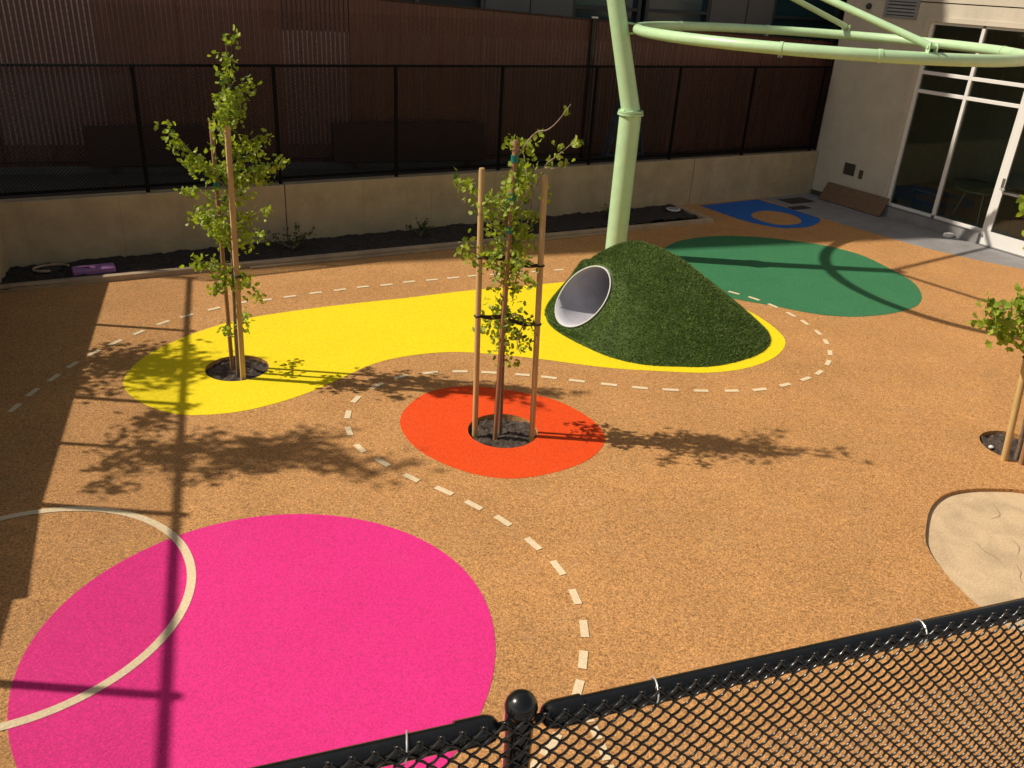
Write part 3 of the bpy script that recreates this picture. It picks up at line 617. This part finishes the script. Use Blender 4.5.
# ------------------------------------------------------------------ storefront building on the right
XB = 15.33
SB = thing('building', 'cream stucco building with a white framed glass storefront at the right edge', 'building', (XB, 8, 0))
YL, YM, YD, YE, YG = 11.13, 10.02, 8.92, 7.86, 6.75
ZS, ZT1, ZT2, ZTOP = .27, 2.46, 2.80, 3.70
mb = MB()
mb.box(XB, XB + .25, YL, 13.15, -.1, 4.0); mb.box(XB, XB + .25, YG, YL, ZTOP, 4.0); mb.box(XB, XB + .25, -6, YG, -.1, 4.0)
mb.box(XB, XB + .25, -6, 13.15, 4.02, 4.62); mb.box(XB, XB + .25, -6, 13.15, 4.64, 7.2)
mb.build('wall', M['stucco'], SB)
MB().box(XB + .02, XB + .24, -6, 13.14, 3.99, 4.03).box(XB + .02, XB + .24, -6, 13.14, 4.61, 4.65).build('reveal_joint', M['void'], SB)
MB().box(XB + .25, 26, 12.95, 13.149, -.1, 7.2).box(XB + .25, 26, -6, 13.149, 7.1, 7.2).box(25.8, 26, -6, 12.95, -.1, 7.1).box(XB + .25, 25.8, -6, -5.8, -.1, 7.1).build('side_wall', M['stucco'], SB)
MB().box(XB - .02, XB - .001, YL + .1, 13.04, 0, .10).build('baseboard', M['bronze'], SB)
MB().box(XB - .04, XB + .2, YD + .05, YL, -.02, .20).build('sill_kerb', M['pad'], SB, bevel=.01)
MB().box(XB - .045, XB - .01, YD + .02, YL, .20, .225).build('drip_edge', M['steel'], SB)
# casing round the opening
MB().box(XB - .025, XB + .06, YL - .02, YL + .07, .0, ZTOP + .07).box(XB - .025, XB + .06, YG, YL - .02, ZTOP - .01, ZTOP + .07).build('casing', M['bronze'] if False else M['stucco'], SB)
def frame(mb, y0, y1, z0, z1, d=.06): return mb.box(XB + .02, XB + .02 + d * 1.6, y0, y1, z0, z1)
fw_ = .032
mb = MB()
frame(mb, YL - .085, YL - .02, .2, ZTOP - .01)
frame(mb, YM - fw_, YM + fw_, .27, ZTOP - .06)
for a, b in ((YM + fw_, YL - .085), (YD + .05, YM - fw_), (YE - .05, YD - .05), (YG + .06, YE - .05 - .1)):
    frame(mb, a, b, ZTOP - .06, ZTOP - .01); frame(mb, a, b, ZT2 - fw_, ZT2 + fw_); frame(mb, a, b, ZT1 - fw_, ZT1 + fw_)
frame(mb, YM + fw_, YL - .085, .2, .27); frame(mb, YD + .05, YM - fw_, .2, .27); frame(mb, YG + .06, YE - .15, .2, .27)
frame(mb, YD - .05, YD + .05, 0, ZTOP - .01); frame(mb, YE - .15, YE - .05, 0, ZTOP - .01); frame(mb, YG, YG + .06, 0, ZTOP)
mb.build('window_frame', M['alu'], SB, bevel=.004)
for a, b in ((YM + fw_, YL - .085), (YD + .05, YM - fw_), (YE - .05, YD - .05), (YG + .06, YE - .15)):
    for z0, z1 in ((.27, ZT1 - fw_), (ZT1 + fw_, ZT2 - fw_), (ZT2 + fw_, ZTOP - .06)):
        if (a, b) == (YE - .05, YD - .05) and z0 == .27: continue
        MB().box(XB + .066, XB + .072, a, b, z0, z1).build('pane', M['glass'], SB)
dr = mesh_obj('door', *(lambda q: (q.v, q.f))(MB().box(XB + .0, XB + .055, YD - .13, YD - .053, .02, ZT1 - .035).box(XB + .0, XB + .055, YE - .047, YE + .03, .02, ZT1 - .035).box(XB + .0, XB + .055, YE + .03, YD - .13, .02, .27).box(XB + .0, XB + .055, YE + .03, YD - .13, ZT1 - .12, ZT1 - .035)), M['alu'], SB)
MB().box(XB + .024, XB + .030, YE + .03, YD - .13, .27, ZT1 - .12).build('pane', M['glass'], dr)
MB().box(XB - .012, XB, YD - .115, YD - .07, 1.08, 1.24).tube([(XB - .01, YD - .09, 1.06), (XB - .06, YD - .09, 1.06), (XB - .06, YD - .20, 1.055)], .011, 8).build('handle', M['steel'], dr)
for z in (.35, 1.2, 2.1): MB().tube([(XB - .008, YE - .040, z), (XB - .008, YE - .040, z + .11)], .010, 10).build('hinge', M['steel'], dr, True)
MB().box(XB - .03, XB - .001, YE + .04, YD - .16, .98, 1.02).build('push_bar', M['steel'], dr)
MB().box(XB - .04, XB - .001, YE + .02, YE + .30, ZT1 - .10, ZT1 - .05).build('closer', M['steel'], dr)
MB().box(XB - .05, XB + .0, YE - .05, YD - .05, 0.0, .018).build('threshold', M['steel'], SB)
lv = MB().box(XB - .03, XB - .001, 11.42, 12.18, 3.70, 3.74).box(XB - .03, XB - .001, 11.42, 12.18, 4.20, 4.24).box(XB - .03, XB - .001, 11.42, 11.48, 3.74, 4.2).box(XB - .03, XB - .001, 12.12, 12.18, 3.74, 4.2)
lv = lv.box(XB - .03, XB - .001, 11.48, 12.12, 3.94, 3.98)
lvo = lv.build('vent_louver', M['louver'], SB)
q_ = MB()
for z in (3.75, 3.81, 3.87, 3.99, 4.05, 4.11): q_.add([(XB - .006, 11.48, z + .05), (XB - .006, 12.12, z + .05), (XB - .026, 12.12, z + .012), (XB - .026, 11.48, z + .012), (XB - .006, 11.48, z + .044), (XB - .006, 12.12, z + .044), (XB - .026, 12.12, z + .006), (XB - .026, 11.48, z + .006)], [(0, 1, 2, 3), (7, 6, 5, 4), (3, 2, 6, 7)])
q_.build('blade', M['louver'], lvo)
MB().box(XB - .004, XB - .002, 11.48, 12.12, 3.74, 4.2).build('backing', M['dgrey'], lvo)
MB().tube([(XB, 12.56, 3.87), (XB - .05, 12.56, 3.87)], .055, 16).ball((XB - .05, 12.56, 3.87), .045, 14).build('security_camera', M['dgrey'], SB, True)
ov = MB().box(XB - .02, XB - .001, 12.02, 12.30, .60, .84).build('vent_cover', M['bronze'], SB, bevel=.004)
q_ = MB()
for k in range(5): q_.box(XB - .026, XB - .0205, 12.04, 12.28, .63 + k * .042, .65 + k * .042)
q_.build('slot', M['plate'], ov)
MB().box(XB - .015, XB - .001, 11.80, 11.90, .58, .76).build('outlet_box', M['bronze'], SB, bevel=.006)
# room behind the glass
MB().box(XB + .25, XB + 5.5, 5.0, 12.8, .0, .06).build('floor', M['roomfloor'], SB)
MB().box(XB + 5.5, XB + 5.6, 5.0, 12.8, .06, 3.9).box(XB + .25, XB + 5.5, 12.8, 12.9, .06, 3.9).box(XB + .25, XB + 5.5, 4.9, 5.0, .06, 3.9).box(XB + .25, XB + 5.6, 4.9, 12.9, 3.9, 3.98).build('room_wall', M['room'], SB)
tb = thing('round_table', 'round pale green table indoors behind the second glass pane', 'table', (16.6, 9.95, .06))
M['tabletop'] = plain('pale_green_laminate', (.22, .36, .30), .25)
MB().tube([(16.6, 9.95, .70), (16.6, 9.95, .73)], .55, 36).build('tabletop', M['tabletop'], tb, True)
for k in range(4):
    a = R(45 + 90 * k); MB().tube([(16.6 + .25 * math.cos(a), 9.95 + .25 * math.sin(a), .70), (16.6 + .42 * math.cos(a), 9.95 + .42 * math.sin(a), .06)], .018, 8).build('leg', M['steel'], tb, True)
ch = thing('chair', 'small wooden chair indoors behind the white glass door', 'chair', (16.3, 8.75, .06))
MB().box(16.1, 16.5, 8.55, 8.95, .40, .43).build('seat', M['board'], ch, bevel=.01)
MB().box(16.48, 16.5, 8.56, 8.94, .55, .80).build('backrest', M['board'], ch, bevel=.01)
for x, y, z in ((16.13, 8.58, .4), (16.13, 8.92, .4), (16.47, 8.58, .78), (16.47, 8.92, .78)): MB().tube([(x, y, .06), (x, y, z)], .014, 8).build('leg', M['steel'], ch, True)
bn_ = thing('storage_bin', 'dim blue storage bin indoors behind the first glass pane', 'bin', (16.2, 10.75, .06))
MB().box(16.0, 16.4, 10.45, 11.0, .06, .50).build('tub', M['ladder'], bn_, bevel=.03)
MB().box(15.98, 16.42, 10.43, 11.02, .502, .54).build('lid', M['pad'], bn_, bevel=.01)

# loose things by the storefront
pb = MB(); c0, c1 = Vector((15.10, 12.60, .0)), Vector((15.10, 11.00, .0)); tt = Vector((.20, 0, .35))
pb.add([c0, c1, c1 + tt, c0 + tt, c0 + Vector((-.02, 0, .014)), c1 + Vector((-.02, 0, .014)), c1 + tt + Vector((-.02, 0, .014)), c0 + tt + Vector((-.02, 0, .014))], [(0, 1, 2, 3), (7, 6, 5, 4), (0, 4, 5, 1), (1, 5, 6, 2), (2, 6, 7, 3), (3, 7, 4, 0)])
tag(pb.build('plywood_board', M['board']), 'brown plywood board leaning against the base of the cream wall', 'board')
for (x, y, a, b, lab) in ((14.42, 12.62, .34, .19, 'larger dark cover plate on the grey concrete, the one nearer the back wall'), (13.98, 12.12, .24, .10, 'smaller dark cover plate on the grey concrete, right beside the blue shape')):
    tag(MB().box(x - a, x + a, y - b, y + b, .0, .012).build('cover_plate', M['plate'], bevel=.004), lab, 'plate', 'dark cover plates near the blue shape')
tag(MB().box(15.09, 15.25, 9.41, 9.53, 0, .075).build('white_block', M['white'], bevel=.012), 'small white block lying below the storefront sill', 'block')

# planter things
vb = thing('valve_box', 'purple rectangular irrigation box lid in the planter soil at the left', 'valve box', (.66, 12.45, .05))
MB().box(.36, .90, 12.34, 12.58, .03, .115).build('lid', M['purple'], vb, bevel=.02)
MB().box(.50, .58, 12.44, 12.47, .116, .122).build('grip_slot', M['plate'], vb)
vr = thing('valve_box', 'round tan rimmed valve cover half sunk in the soil beside the purple lid', 'valve box', (.12, 12.72, .05))
mb = MB(); mb.tube([(.12 + .22 * math.cos(t), 12.72 + .14 * math.sin(t), .075) for t in np.linspace(.2, 4.6, 26)], .018, 8); mb.build('rim', M['kerbc'], vr, True)
MB().tube([(.12, 12.72, .03), (.12, 12.72, .06)], .13, 20).build('lid', M['plate'], vr, True)
v3 = thing('valve_box', 'small round pale valve cap in the planter corner near the blue shape', 'valve box', (11.0, 12.65, .07))
MB().tube([(11.0, 12.6, .05), (11.0, 12.6, .10)], .11, 20).build('lid', M['louver'], v3, True)
MB().tube([(11.0 + .125 * math.cos(t), 12.6 + .125 * math.sin(t), .085) for t in np.linspace(0, 6.283, 25)], .014, 6).build('rim', M['white'], v3, True)

# ------------------------------------------------------------------ shade structure: leaning mast and big hoop
SS = thing('shade_structure', 'mint green steel mast and large overhead hoop rising behind the grass mound', 'shade structure', (8.25, 10.73, 0))
P0, P1, P2 = Vector((8.25, 10.73, 0)), Vector((8.25, 10.73, 2.27)), Vector((7.69, 11.21, 5.10))
MB().tube([P0, P1], .168, 40).build('mast', M['mint'], SS, True)
ax = (P2 - P1).normalized()
MB().tube([P1 + Vector((0, 0, .0)), P2 + ax * .15], [.142, .115], 36).build('upper_mast', M['mint'], SS, True)
MB().tube([P1 + Vector((0, 0, -.05)), P1 + Vector((0, 0, -.02))], .20, 40).tube([P1 + Vector((0, 0, -.012)), P1 + Vector((0, 0, .018))], .19, 40).build('flange', M['mint'], SS, True)
for k in range(8):
    a_ = 2 * math.pi * (k + .5) / 8; c_ = P1 + Vector((.178 * math.cos(a_), .178 * math.sin(a_), 0))
    MB().tube([c_ + Vector((0, 0, -.062)), c_ + Vector((0, 0, .03))], .011, 6).build('flange_bolt', M['steel'], SS, True)
MB().tube([P1 + ax * .012, P1 + ax * .024], [.146, .141], 36).build('weld_bead', M['mint'], SS, True)
MB().tube([P0, P0 + Vector((0, 0, .03))], .21, 32).build('base_plate', M['mint'], SS, True)
RC = Vector((10.40, 9.223, 3.432)); RR = 2.663; TR = .072
N_ = 160; pts = [RC + Vector((RR * math.cos(2 * math.pi * k / N_), RR * math.sin(2 * math.pi * k / N_), 0)) for k in range(N_)]
V = []; F = []; ns = 20
for k, p in enumerate(pts):
    d = (p - RC).normalized()
    for j in range(ns): t = 2 * math.pi * j / ns; V.append(p + d * TR * math.cos(t) + Vector((0, 0, TR * math.sin(t))))
for k in range(N_):
    for j in range(ns): a = k * ns + j; b = k * ns + (j + 1) % ns; c = ((k + 1) % N_) * ns; F.append((a, c + j, c + (j + 1) % ns, b))
mesh_obj('hoop', [tuple(v) for v in V], F, M['mint'], SS, True)
def rp(deg, r=RR): return RC + Vector((r * math.cos(R(deg)), r * math.sin(R(deg)), 0))
for deg in (-148, -124, -30, 62, 100):
    sl_ = MB().tube([rp(deg - .45), rp(deg + .45)], TR * 1.10, 20)
    so = sl_.build('coupling', M['mint'], SS, True)
    b_ = MB()
    for s_ in (-.35, .35): b_.tube([rp(deg + s_) + Vector((0, 0, -.10)), rp(deg + s_) + Vector((0, 0, -.05))], .012, 8)
    b_.build('bolt', M['steel'], so, True)
AP = P1 + ax * (P2 - P1).length
for deg, rad in ((-111, .043), (34, .043)):
    e = rp(deg) + Vector((0, 0, .13)); d = (AP - e).normalized()
    am = MB().tube([AP, e + d * .03], rad, 18).build('arm', M['mint'], SS, True)
    tg = Vector((-math.sin(R(deg)), math.cos(R(deg)), 0)); rd = Vector((math.cos(R(deg)), math.sin(R(deg)), 0))
    c_ = MB()
    for s_ in (-.05, .05):
        c = rp(deg) + tg * s_
        c_.box(-.006, .006, -.035, .035, .05, .17, ((tg.x, tg.y), (rd.x, rd.y)), (c.x, c.y, c.z))
    c_.tube([e - tg * .07, e + tg * .07], .022, 10)
    c_.build('clamp', M['mint'], SS, True)
for dz in (-.09, .09):
    z = 3.432 + dz; q_ = P1 + ax * ((z - P1.z) / ax.z); e = rp(143)
    MB().tube([q_, (e.x, e.y, 3.432 + dz * .6)], .016, 8).build('bracket', M['mint'], SS, True)

# ------------------------------------------------------------------ grass mound with tunnel
MC = (7.0, 8.6); MH = 1.0
MO = [(5.66, 8.67), (5.57, 8.3), (5.61, 7.82), (5.73, 7.34), (5.97, 7.0), (6.3, 6.8), (6.71, 6.63), (7.2, 6.62), (7.64, 6.72), (8.02, 6.97), (8.27, 7.41), (8.22, 8.0), (7.98, 8.6), (7.62, 9.1), (7.2, 9.45), (6.8, 9.6), (6.3, 9.4), (5.9, 9.05)]
mo = smooth_loop(catmull(MO, 10), 3)
ma = np.arctan2(mo[:, 1] - MC[1], mo[:, 0] - MC[0]); mr = np.hypot(mo[:, 0] - MC[0], mo[:, 1] - MC[1]); od = np.argsort(ma); ma, mr = ma[od], mr[od]
TC = np.array([5.978, 8.325, .403]); TAl = R(10); TA = np.array([math.cos(TAl), math.sin(TAl), 0]); TB = np.array([-math.sin(TAl), math.cos(TAl), 0]); TRad = .345
def m_rho(th): return np.interp(th, ma, mr, period=2 * np.pi)
def m_exp(th):   # steep on the tunnel side, gentle towards +x
    k = .5 + .5 * np.cos(th - R(175)); return 1.4 + .6 * k ** 1.5
def m_h(x, y):
    dx, dy = x - MC[0], y - MC[1]; th = np.arctan2(dy, dx); s = np.hypot(dx, dy) / m_rho(th)
    s_ = np.sqrt(s * s + .08) * 1.08 ** -.5
    e = 1.65 + (m_exp(th) - 1.65) * np.clip(s / .5, 0, 1) ** 2; z = MH * (1 - np.clip(s_, 0, 1) ** e) * (1 + .05 * (1 - s))
    xa = (x - TC[0]) * TA[0] + (y - TC[1]) * TA[1]; xb = (x - TC[0]) * TB[0] + (y - TC[1]) * TB[1]
    pl = np.maximum(TC[2] + (xa * TRad + .035 * xb) / .289, .025)
    sm = lambda v: np.clip(v, 0, 1) ** 2 * (3 - 2 * np.clip(v, 0, 1))
    w = sm(1 - (np.abs(xb) - .34) / .32) * sm(1 - (xa - .22) / .30) * sm((xa + .5) / .15)
    up = sm(1 - (np.abs(xb) - .30) / .22) * sm(1 - (xa - .29) / .25)
    d_ = np.minimum(pl, .79) - z
    z = z + np.where(d_ > 0, w * up, w) * d_
    return np.where(s < 1, z + .015 * np.sin(x * 5 + 1) * np.sin(y * 4) * (1 - s), 0)
def in_tunnel(x, y, z, pad=.0):
    d = np.stack([x - TC[0], y - TC[1], z - TC[2]], -1); a = d @ TA; b = d @ TB; c = d[..., 2]
    return (b ** 2 + c ** 2 < (TRad + pad) ** 2) & (a < .75) & (a > -.8)
mound = thing('grass_mound', 'artificial grass mound with a grey crawl tunnel in its side', 'mound', (MC[0], MC[1], 0))
NTH, NS = 420, 130
th = np.linspace(-np.pi, np.pi, NTH, endpoint=False); s = np.linspace(0, 1, NS) ** .9
TH, SS_ = np.meshgrid(th, s, indexing='ij'); rho = m_rho(TH)
X = MC[0] + np.cos(TH) * rho * SS_; Y = MC[1] + np.sin(TH) * rho * SS_; Z = m_h(X, Y); Z[:, -1] = 0.0
# pull the skin exactly onto the tunnel mouth
V = np.stack([X, Y, Z], -1).reshape(-1, 3)
i, j = np.meshgrid(np.arange(NTH), np.arange(NS - 1), indexing='ij'); i2 = (i + 1) % NTH
Fm = np.stack([i * NS + j, i2 * NS + j, i2 * NS + j + 1, i * NS + j + 1], -1).reshape(-1, 4)
Fm = Fm[:, ::-1]
cen = V[Fm].mean(1); keep = ~in_tunnel(cen[:, 0], cen[:, 1], cen[:, 2])
Fm = Fm[keep]
bm_t = .15 + .1 * rng.random(len(V))
# grass blades as thin triangles all over the skin
nb_ = 150000
tt_ = rng.uniform(-np.pi, np.pi, nb_); ss_ = np.sqrt(rng.random(nb_)); rh = m_rho(tt_)
bx = MC[0] + np.cos(tt_) * rh * ss_; by = MC[1] + np.sin(tt_) * rh * ss_; bz = m_h(bx, by)
ok = ~in_tunnel(bx, by, bz, .02); bx, by, bz = bx[ok], by[ok], bz[ok]; nb_ = len(bx)
ep = .01; gx = (m_h(bx + ep, by) - bz) / ep; gy = (m_h(bx, by + ep) - bz) / ep
gx = np.clip(gx, -2, 2); gy = np.clip(gy, -2, 2)
nr = np.stack([-gx, -gy, np.ones(nb_)], -1); nr /= np.linalg.norm(nr, axis=1)[:, None]
rd_ = rng.normal(size=(nb_, 3)); dirv = nr + .55 * rd_ * [1, 1, .6] + np.array([0, 0, .15]); dirv /= np.linalg.norm(dirv, axis=1)[:, None]
ln = rng.uniform(.018, .036, nb_)[:, None]; sd_ = np.cross(dirv, rng.normal(size=(nb_, 3))); sd_ /= np.linalg.norm(sd_, axis=1)[:, None]
base_ = np.stack([bx, by, bz - .003], -1); wd_ = rng.uniform(.002, .004, nb_)[:, None]
VB = np.stack([base_ - sd_ * wd_, base_ + sd_ * wd_, base_ + dirv * ln], 1).reshape(-1, 3)
tb_ = rng.random(nb_); TBt = np.repeat(tb_, 3)
# skin as triangles too so that one mesh holds both
F3 = np.concatenate([Fm[:, [0, 1, 2]], Fm[:, [0, 2, 3]]]); FB = np.arange(nb_ * 3).reshape(-1, 3) + len(V)
fast_mesh('turf', np.concatenate([V, VB]), np.concatenate([F3, FB]), M['turf'], mound, True, np.concatenate([bm_t, TBt]))
# pipe: follows the axis, its mouth cut to the slope
npp = 56; fs = np.linspace(0, 2 * np.pi, npp, endpoint=False)
rimp = []
for f_ in fs:
    q0 = TC + TRad * (math.cos(f_) * TB + math.sin(f_) * np.array([0, 0, 1])); ta = np.linspace(-1, 1.2, 1101)
    Q = q0 + ta[:, None] * TA; hit = np.argmax(m_h(Q[:, 0], Q[:, 1]) > Q[:, 2]); rimp.append(Q[hit])
rimp = np.array(rimp)
ta_ = (rimp - TC) @ TA; rest = rimp - ta_[:, None] * TA
for _ in range(6): ta_ = (np.roll(ta_, 1) + 2 * ta_ + np.roll(ta_, -1)) / 4
rimp = rest + ta_[:, None] * TA
ends = []
for t_ in np.linspace(0, 1, 16):
    far = TC + TA * 1.75 + (TRad) * (np.cos(fs)[:, None] * TB + np.sin(fs)[:, None] * np.array([0, 0, 1])) - TA * (.25 * np.sin(fs))[:, None]
    near = rimp - TA * .02; ends.append(near * (1 - t_) + far * t_)
PV = np.concatenate(ends); PF = []
for a in range(15):
    for k in range(npp): PF.append((a * npp + k, (a + 1) * npp + k, (a + 1) * npp + (k + 1) % npp, a * npp + (k + 1) % npp))
po_ = mesh_obj('tunnel_pipe', PV, PF, M['pipe'], mound, True)
md = po_.modifiers.new('wall', 'SOLIDIFY'); md.thickness = .012; md.offset = 1
rim_loop = [tuple(v) for v in (rimp - TA * .02)]; MB().tube(rim_loop + [rim_loop[0]], .010, 8, False).build('rim', M['rim'], po_, True)
MB().tube([tuple(v) for v in ends[8]] + [tuple(ends[8][0])], .006, 6, False).build('seam', M['louver'], po_, True)

# ------------------------------------------------------------------ trees
def ginkgo_leaves(points, size=(.03, .05), seed=0, up=.3):
    r_ = np.random.default_rng(seed); n = len(points); P_ = np.array(points)
    nrm = r_.normal(size=(n, 3)) + np.array([0, 0, up]); nrm /= np.linalg.norm(nrm, axis=1)[:, None]
    a = np.cross(nrm, r_.normal(size=(n, 3))); a /= np.linalg.norm(a, axis=1)[:, None]; b = np.cross(nrm, a)
    sz = r_.uniform(*size, n)[:, None]
    ring = []
    for ang, rad, lift in ((-180, 0, 0), (-62, .95, .18), (-30, 1.05, .05), (-6, 1.0, -.02), (0, .78, -.03), (6, 1.0, -.02), (30, 1.05, .05), (62, .95, .18)):
        t = R(ang); ring.append(P_ + sz * (math.cos(t) * rad * a + math.sin(t) * rad * b + lift * nrm))
    V = np.stack(ring, 1).reshape(-1, 3); k = np.arange(n)[:, None] * 8
    F = np.concatenate([np.stack([k[:, 0], k[:, 0] + i, k[:, 0] + i + 1], -1) for i in range(1, 7)])
    t = np.repeat(np.clip(r_.normal(.6, .25, n), 0, 1), 8)
    return V, F, t
def poly_sample(br, step):
    br = [np.array(p) for p in br]; out = []
    tot = sum(np.linalg.norm(b - a) for a, b in zip(br[:-1], br[1:])); acc = 0
    for a, b in zip(br[:-1], br[1:]):
        L = np.linalg.norm(b - a); m_ = max(1, int(L / step))
        for k in range(m_): out.append((a + (b - a) * k / m_, (acc + L * k / m_) / tot))
        acc += L
    out.append((br[-1], 1.)); return out
def ginkgo(label, branches, seed, dens=1., group='young trees', trunk_leaf=(.3, 1.), spread=.06, trunk_r=.022, leafsize=(.028, .046), bare=None):
    r_ = np.random.default_rng(seed); base = branches[0][0]
    t = thing('young_tree', label, 'tree', (base[0], base[1], -.06), group)
    tr = [Vector(p) for p in catmull(branches[0], 5, False)]; tr[0].z -= .08
    n = len(tr); MB().tube(tr, [trunk_r * (1 - .8 * i / (n - 1)) for i in range(n)], 10).build('trunk', M['bark'], t, True)
    pts = []
    for bi, br in enumerate(branches):
        if bi:
            c = [Vector(p) for p in catmull(br, 5, False)]
            k = len(c); MB().tube(c, [.0085 * (1 - .65 * i / (k - 1)) for i in range(k)], 6).build('branch', M['twig'], t, True)
        lo = trunk_leaf[0] if bi == 0 else (.12 if not bare or bi not in bare else .5)
        for p, f in poly_sample(br, .075):
            if f < lo: continue
            if bare and bi in bare and f < .9 and r_.random() < .4: continue
            kk = min(26, r_.poisson(4.2 * dens))
            q_ = p + r_.normal(size=3) * spread * .5
            if bare and bi in bare: kk = min(kk, 7); sp_ = .032
            else: sp_ = spread
            for _ in range(kk): pts.append(q_ + r_.normal(size=3) * np.array([sp_, sp_, sp_ * .8]) * (1.15 - .5 * f))
    V, F, tn = ginkgo_leaves(pts, leafsize, seed)
    fast_mesh('foliage', V, F, M['leaf'], t, False, tn)
    return t
tl = ginkgo('young tree with bright green leaves planted in the yellow shape, the leafiest of the three', TREE_LEFT, 11, 4.4, trunk_leaf=(.40, .97), spread=.064)
tm = ginkgo('sparse young tree with two bare twigs reaching right, planted in the orange shape', TREE_MID, 5, 4.2, trunk_leaf=(.28, .96), spread=.072, bare=(1, 2, 3))
tr_ = ginkgo('young tree at the right edge with only one leafy branch in view', TREE_RIGHT, 9, 3.6, trunk_leaf=(.35, 1), spread=.065, leafsize=(.045, .07))
def shade_tree(label, x, y, z0, h, seed):
    r_ = random.Random(seed); br = [[(x, y, z0), (x + .02, y, z0 + h * .5), (x, y + .03, z0 + h)]]
    for k in range(22):
        z = z0 + h * (.32 + .64 * k / 22); a = r_.uniform(0, 6.28); l = (1.0 - .55 * k / 22) * r_.uniform(.5, 1)
        br.append([(x, y, z), (x + .5 * l * math.cos(a), y + .5 * l * math.sin(a), z + .12), (x + l * math.cos(a), y + l * math.sin(a), z + .3)])
    return ginkgo(label, br, seed, 2.2, 'trees on the side terrace', (.3, 1), .10, .035, (.04, .065))
shade_tree('taller leafy tree on the raised side terrace, casting the long shadow above the pink circle', -1.75, 8.72, 1.24, 3.3, 21)
shade_tree('shorter leafy tree on the raised side terrace, its shadow falling across the yellow shape', -1.5, 10.55, 1.24, 1.8, 22)

# ------------------------------------------------------------------ stakes
def stake(label, ends, rad, mat, square=False, ties=(), tape=(), toward=None):
    a, b = Vector(ends[0]), Vector(ends[1]); a.z = -.09
    t = thing('wooden_stake', label, 'stake', (a.x, a.y, -.05), 'wooden tree stakes')
    MB().tube([a, b - (b - a).normalized() * .02, b], [rad, rad, rad * .8], 4 if square else 14).build('pole', mat, t, not square)
    for z in tape:
        p = a + (b - a) * ((z - a.z) / (b.z - a.z)); MB().tube([p - Vector((0, 0, .03)), p + Vector((0, 0, .03))], rad * 1.35, 14).build('tape', M['tape'], t, True)
    for z, tw in ties:
        p = a + (b - a) * ((z - a.z) / (b.z - a.z)); q_ = Vector((tw[0], tw[1], z + .03)); d = (q_ - p); n_ = Vector((-d.y, d.x, 0)).normalized()
        V = []; F = []; m_ = 14
        for k in range(m_ + 1):
            f = k / m_; c = p + d * f + Vector((0, 0, -.02 * math.sin(math.pi * f))); hw = .010 + .012 * math.sin(math.pi * f)
            for (o1, o2) in ((.004, -hw), (.004, hw), (-.004, hw), (-.004, -hw)): V.append(tuple(c + n_ * o1 + n_ * 0 + Vector((0, 0, 0)) + Vector((0, 0, o2))))
        for k in range(m_):
            for j in range(4): F.append((k * 4 + j, k * 4 + (j + 1) % 4, k * 4 + 4 + (j + 1) % 4, k * 4 + 4 + j))
        o = mesh_obj('tie', V, F, M['rubbertie'], t)
        lp = [p + Vector((math.cos(x) * (rad + .004), math.sin(x) * (rad + .004), 0)) for x in np.linspace(0, 2 * math.pi, 17)]
        MB().tube(lp, .009, 6, False).build('tie_loop', M['rubbertie'], t, True)
    return t
cm = (3.68, 6.19)
def trk(z): return (3.645 + .0, 6.22)
stake('left of the two tall pale stakes in the orange shape', STAKE_M1, .027, M['wood'], ties=((1.22, trk(1)), (1.78, trk(1))))
stake('red-brown stake with green tape bands in the centre of the orange shape', STAKE_M2, .024, M['redwood'], tape=(2.66, 2.34, 2.05))
stake('right of the two tall pale stakes in the orange shape', STAKE_M3, .027, M['wood'], ties=((1.18, trk(1)), (1.74, trk(1))))
stake('front pale square stake of the tree in the yellow shape', STAKE_L1, .034, M['wood'], True, ties=((1.15, (1.66, 8.58)),))
stake('rear thin stake of the tree in the yellow shape, left of the square one', STAKE_L2, .022, M['redwood'], tape=(2.0, 1.55))
stake('pale stake leaning in the soil ring at the right edge', STAKE_R1, .031, M['wood'], ties=((1.1, (7.95, 3.78)),))
stake('red-brown stake in the soil ring at the right edge, cut by the frame', STAKE_R2, .028, M['redwood'])
tag(MB().ball((8.13, 3.98, -.02), .03, 10, (1, .8, .6)).build('white_stone', M['white'], None, True), 'white pebble on the soil of the right tree pit', 'stone')

# ------------------------------------------------------------------ planter shrubs
def shrub(label, x, y, rr, h, n, seed):
    r_ = np.random.default_rng(seed); t = thing('shrub', label, 'shrub', (x, y, .05), 'low shrubs in the planter')
    pts = []; mb = MB()
    for k in range(9):
        a = r_.uniform(0, 6.28); l = rr * r_.uniform(.4, 1); e = Vector((x + l * math.cos(a), y + l * math.sin(a) * .6, .06 + h * r_.uniform(.5, 1)))
        mb.tube([(x, y, .04), ((x + e.x) / 2, (y + e.y) / 2, .06 + h * .35), e], [.006, .005, .003], 5)
        for _ in range(n // 9): f = r_.uniform(.35, 1.05); pts.append((x + (e.x - x) * f + r_.normal() * .03, y + (e.y - y) * f + r_.normal() * .03, .06 + (e.z - .06) * f + r_.normal() * .025))
    mb.build('stem', M['twig'], t, True)
    V, F, tn = ginkgo_leaves(pts, (.02, .035), seed, .6); fast_mesh('foliage', V, F, M['shrub'], t, False, tn)
shrub('low straggly shrub in the planter just right of the leafy tree', 3.45, 12.6, .42, .30, 230, 1)
shrub('small dark shrub in the planter midway between the two staked trees', 5.6, 12.6, .24, .28, 160, 2)
shrub('small dark shrub in the planter just left of the mint mast', 9.45, 12.5, .24, .34, 160, 3)
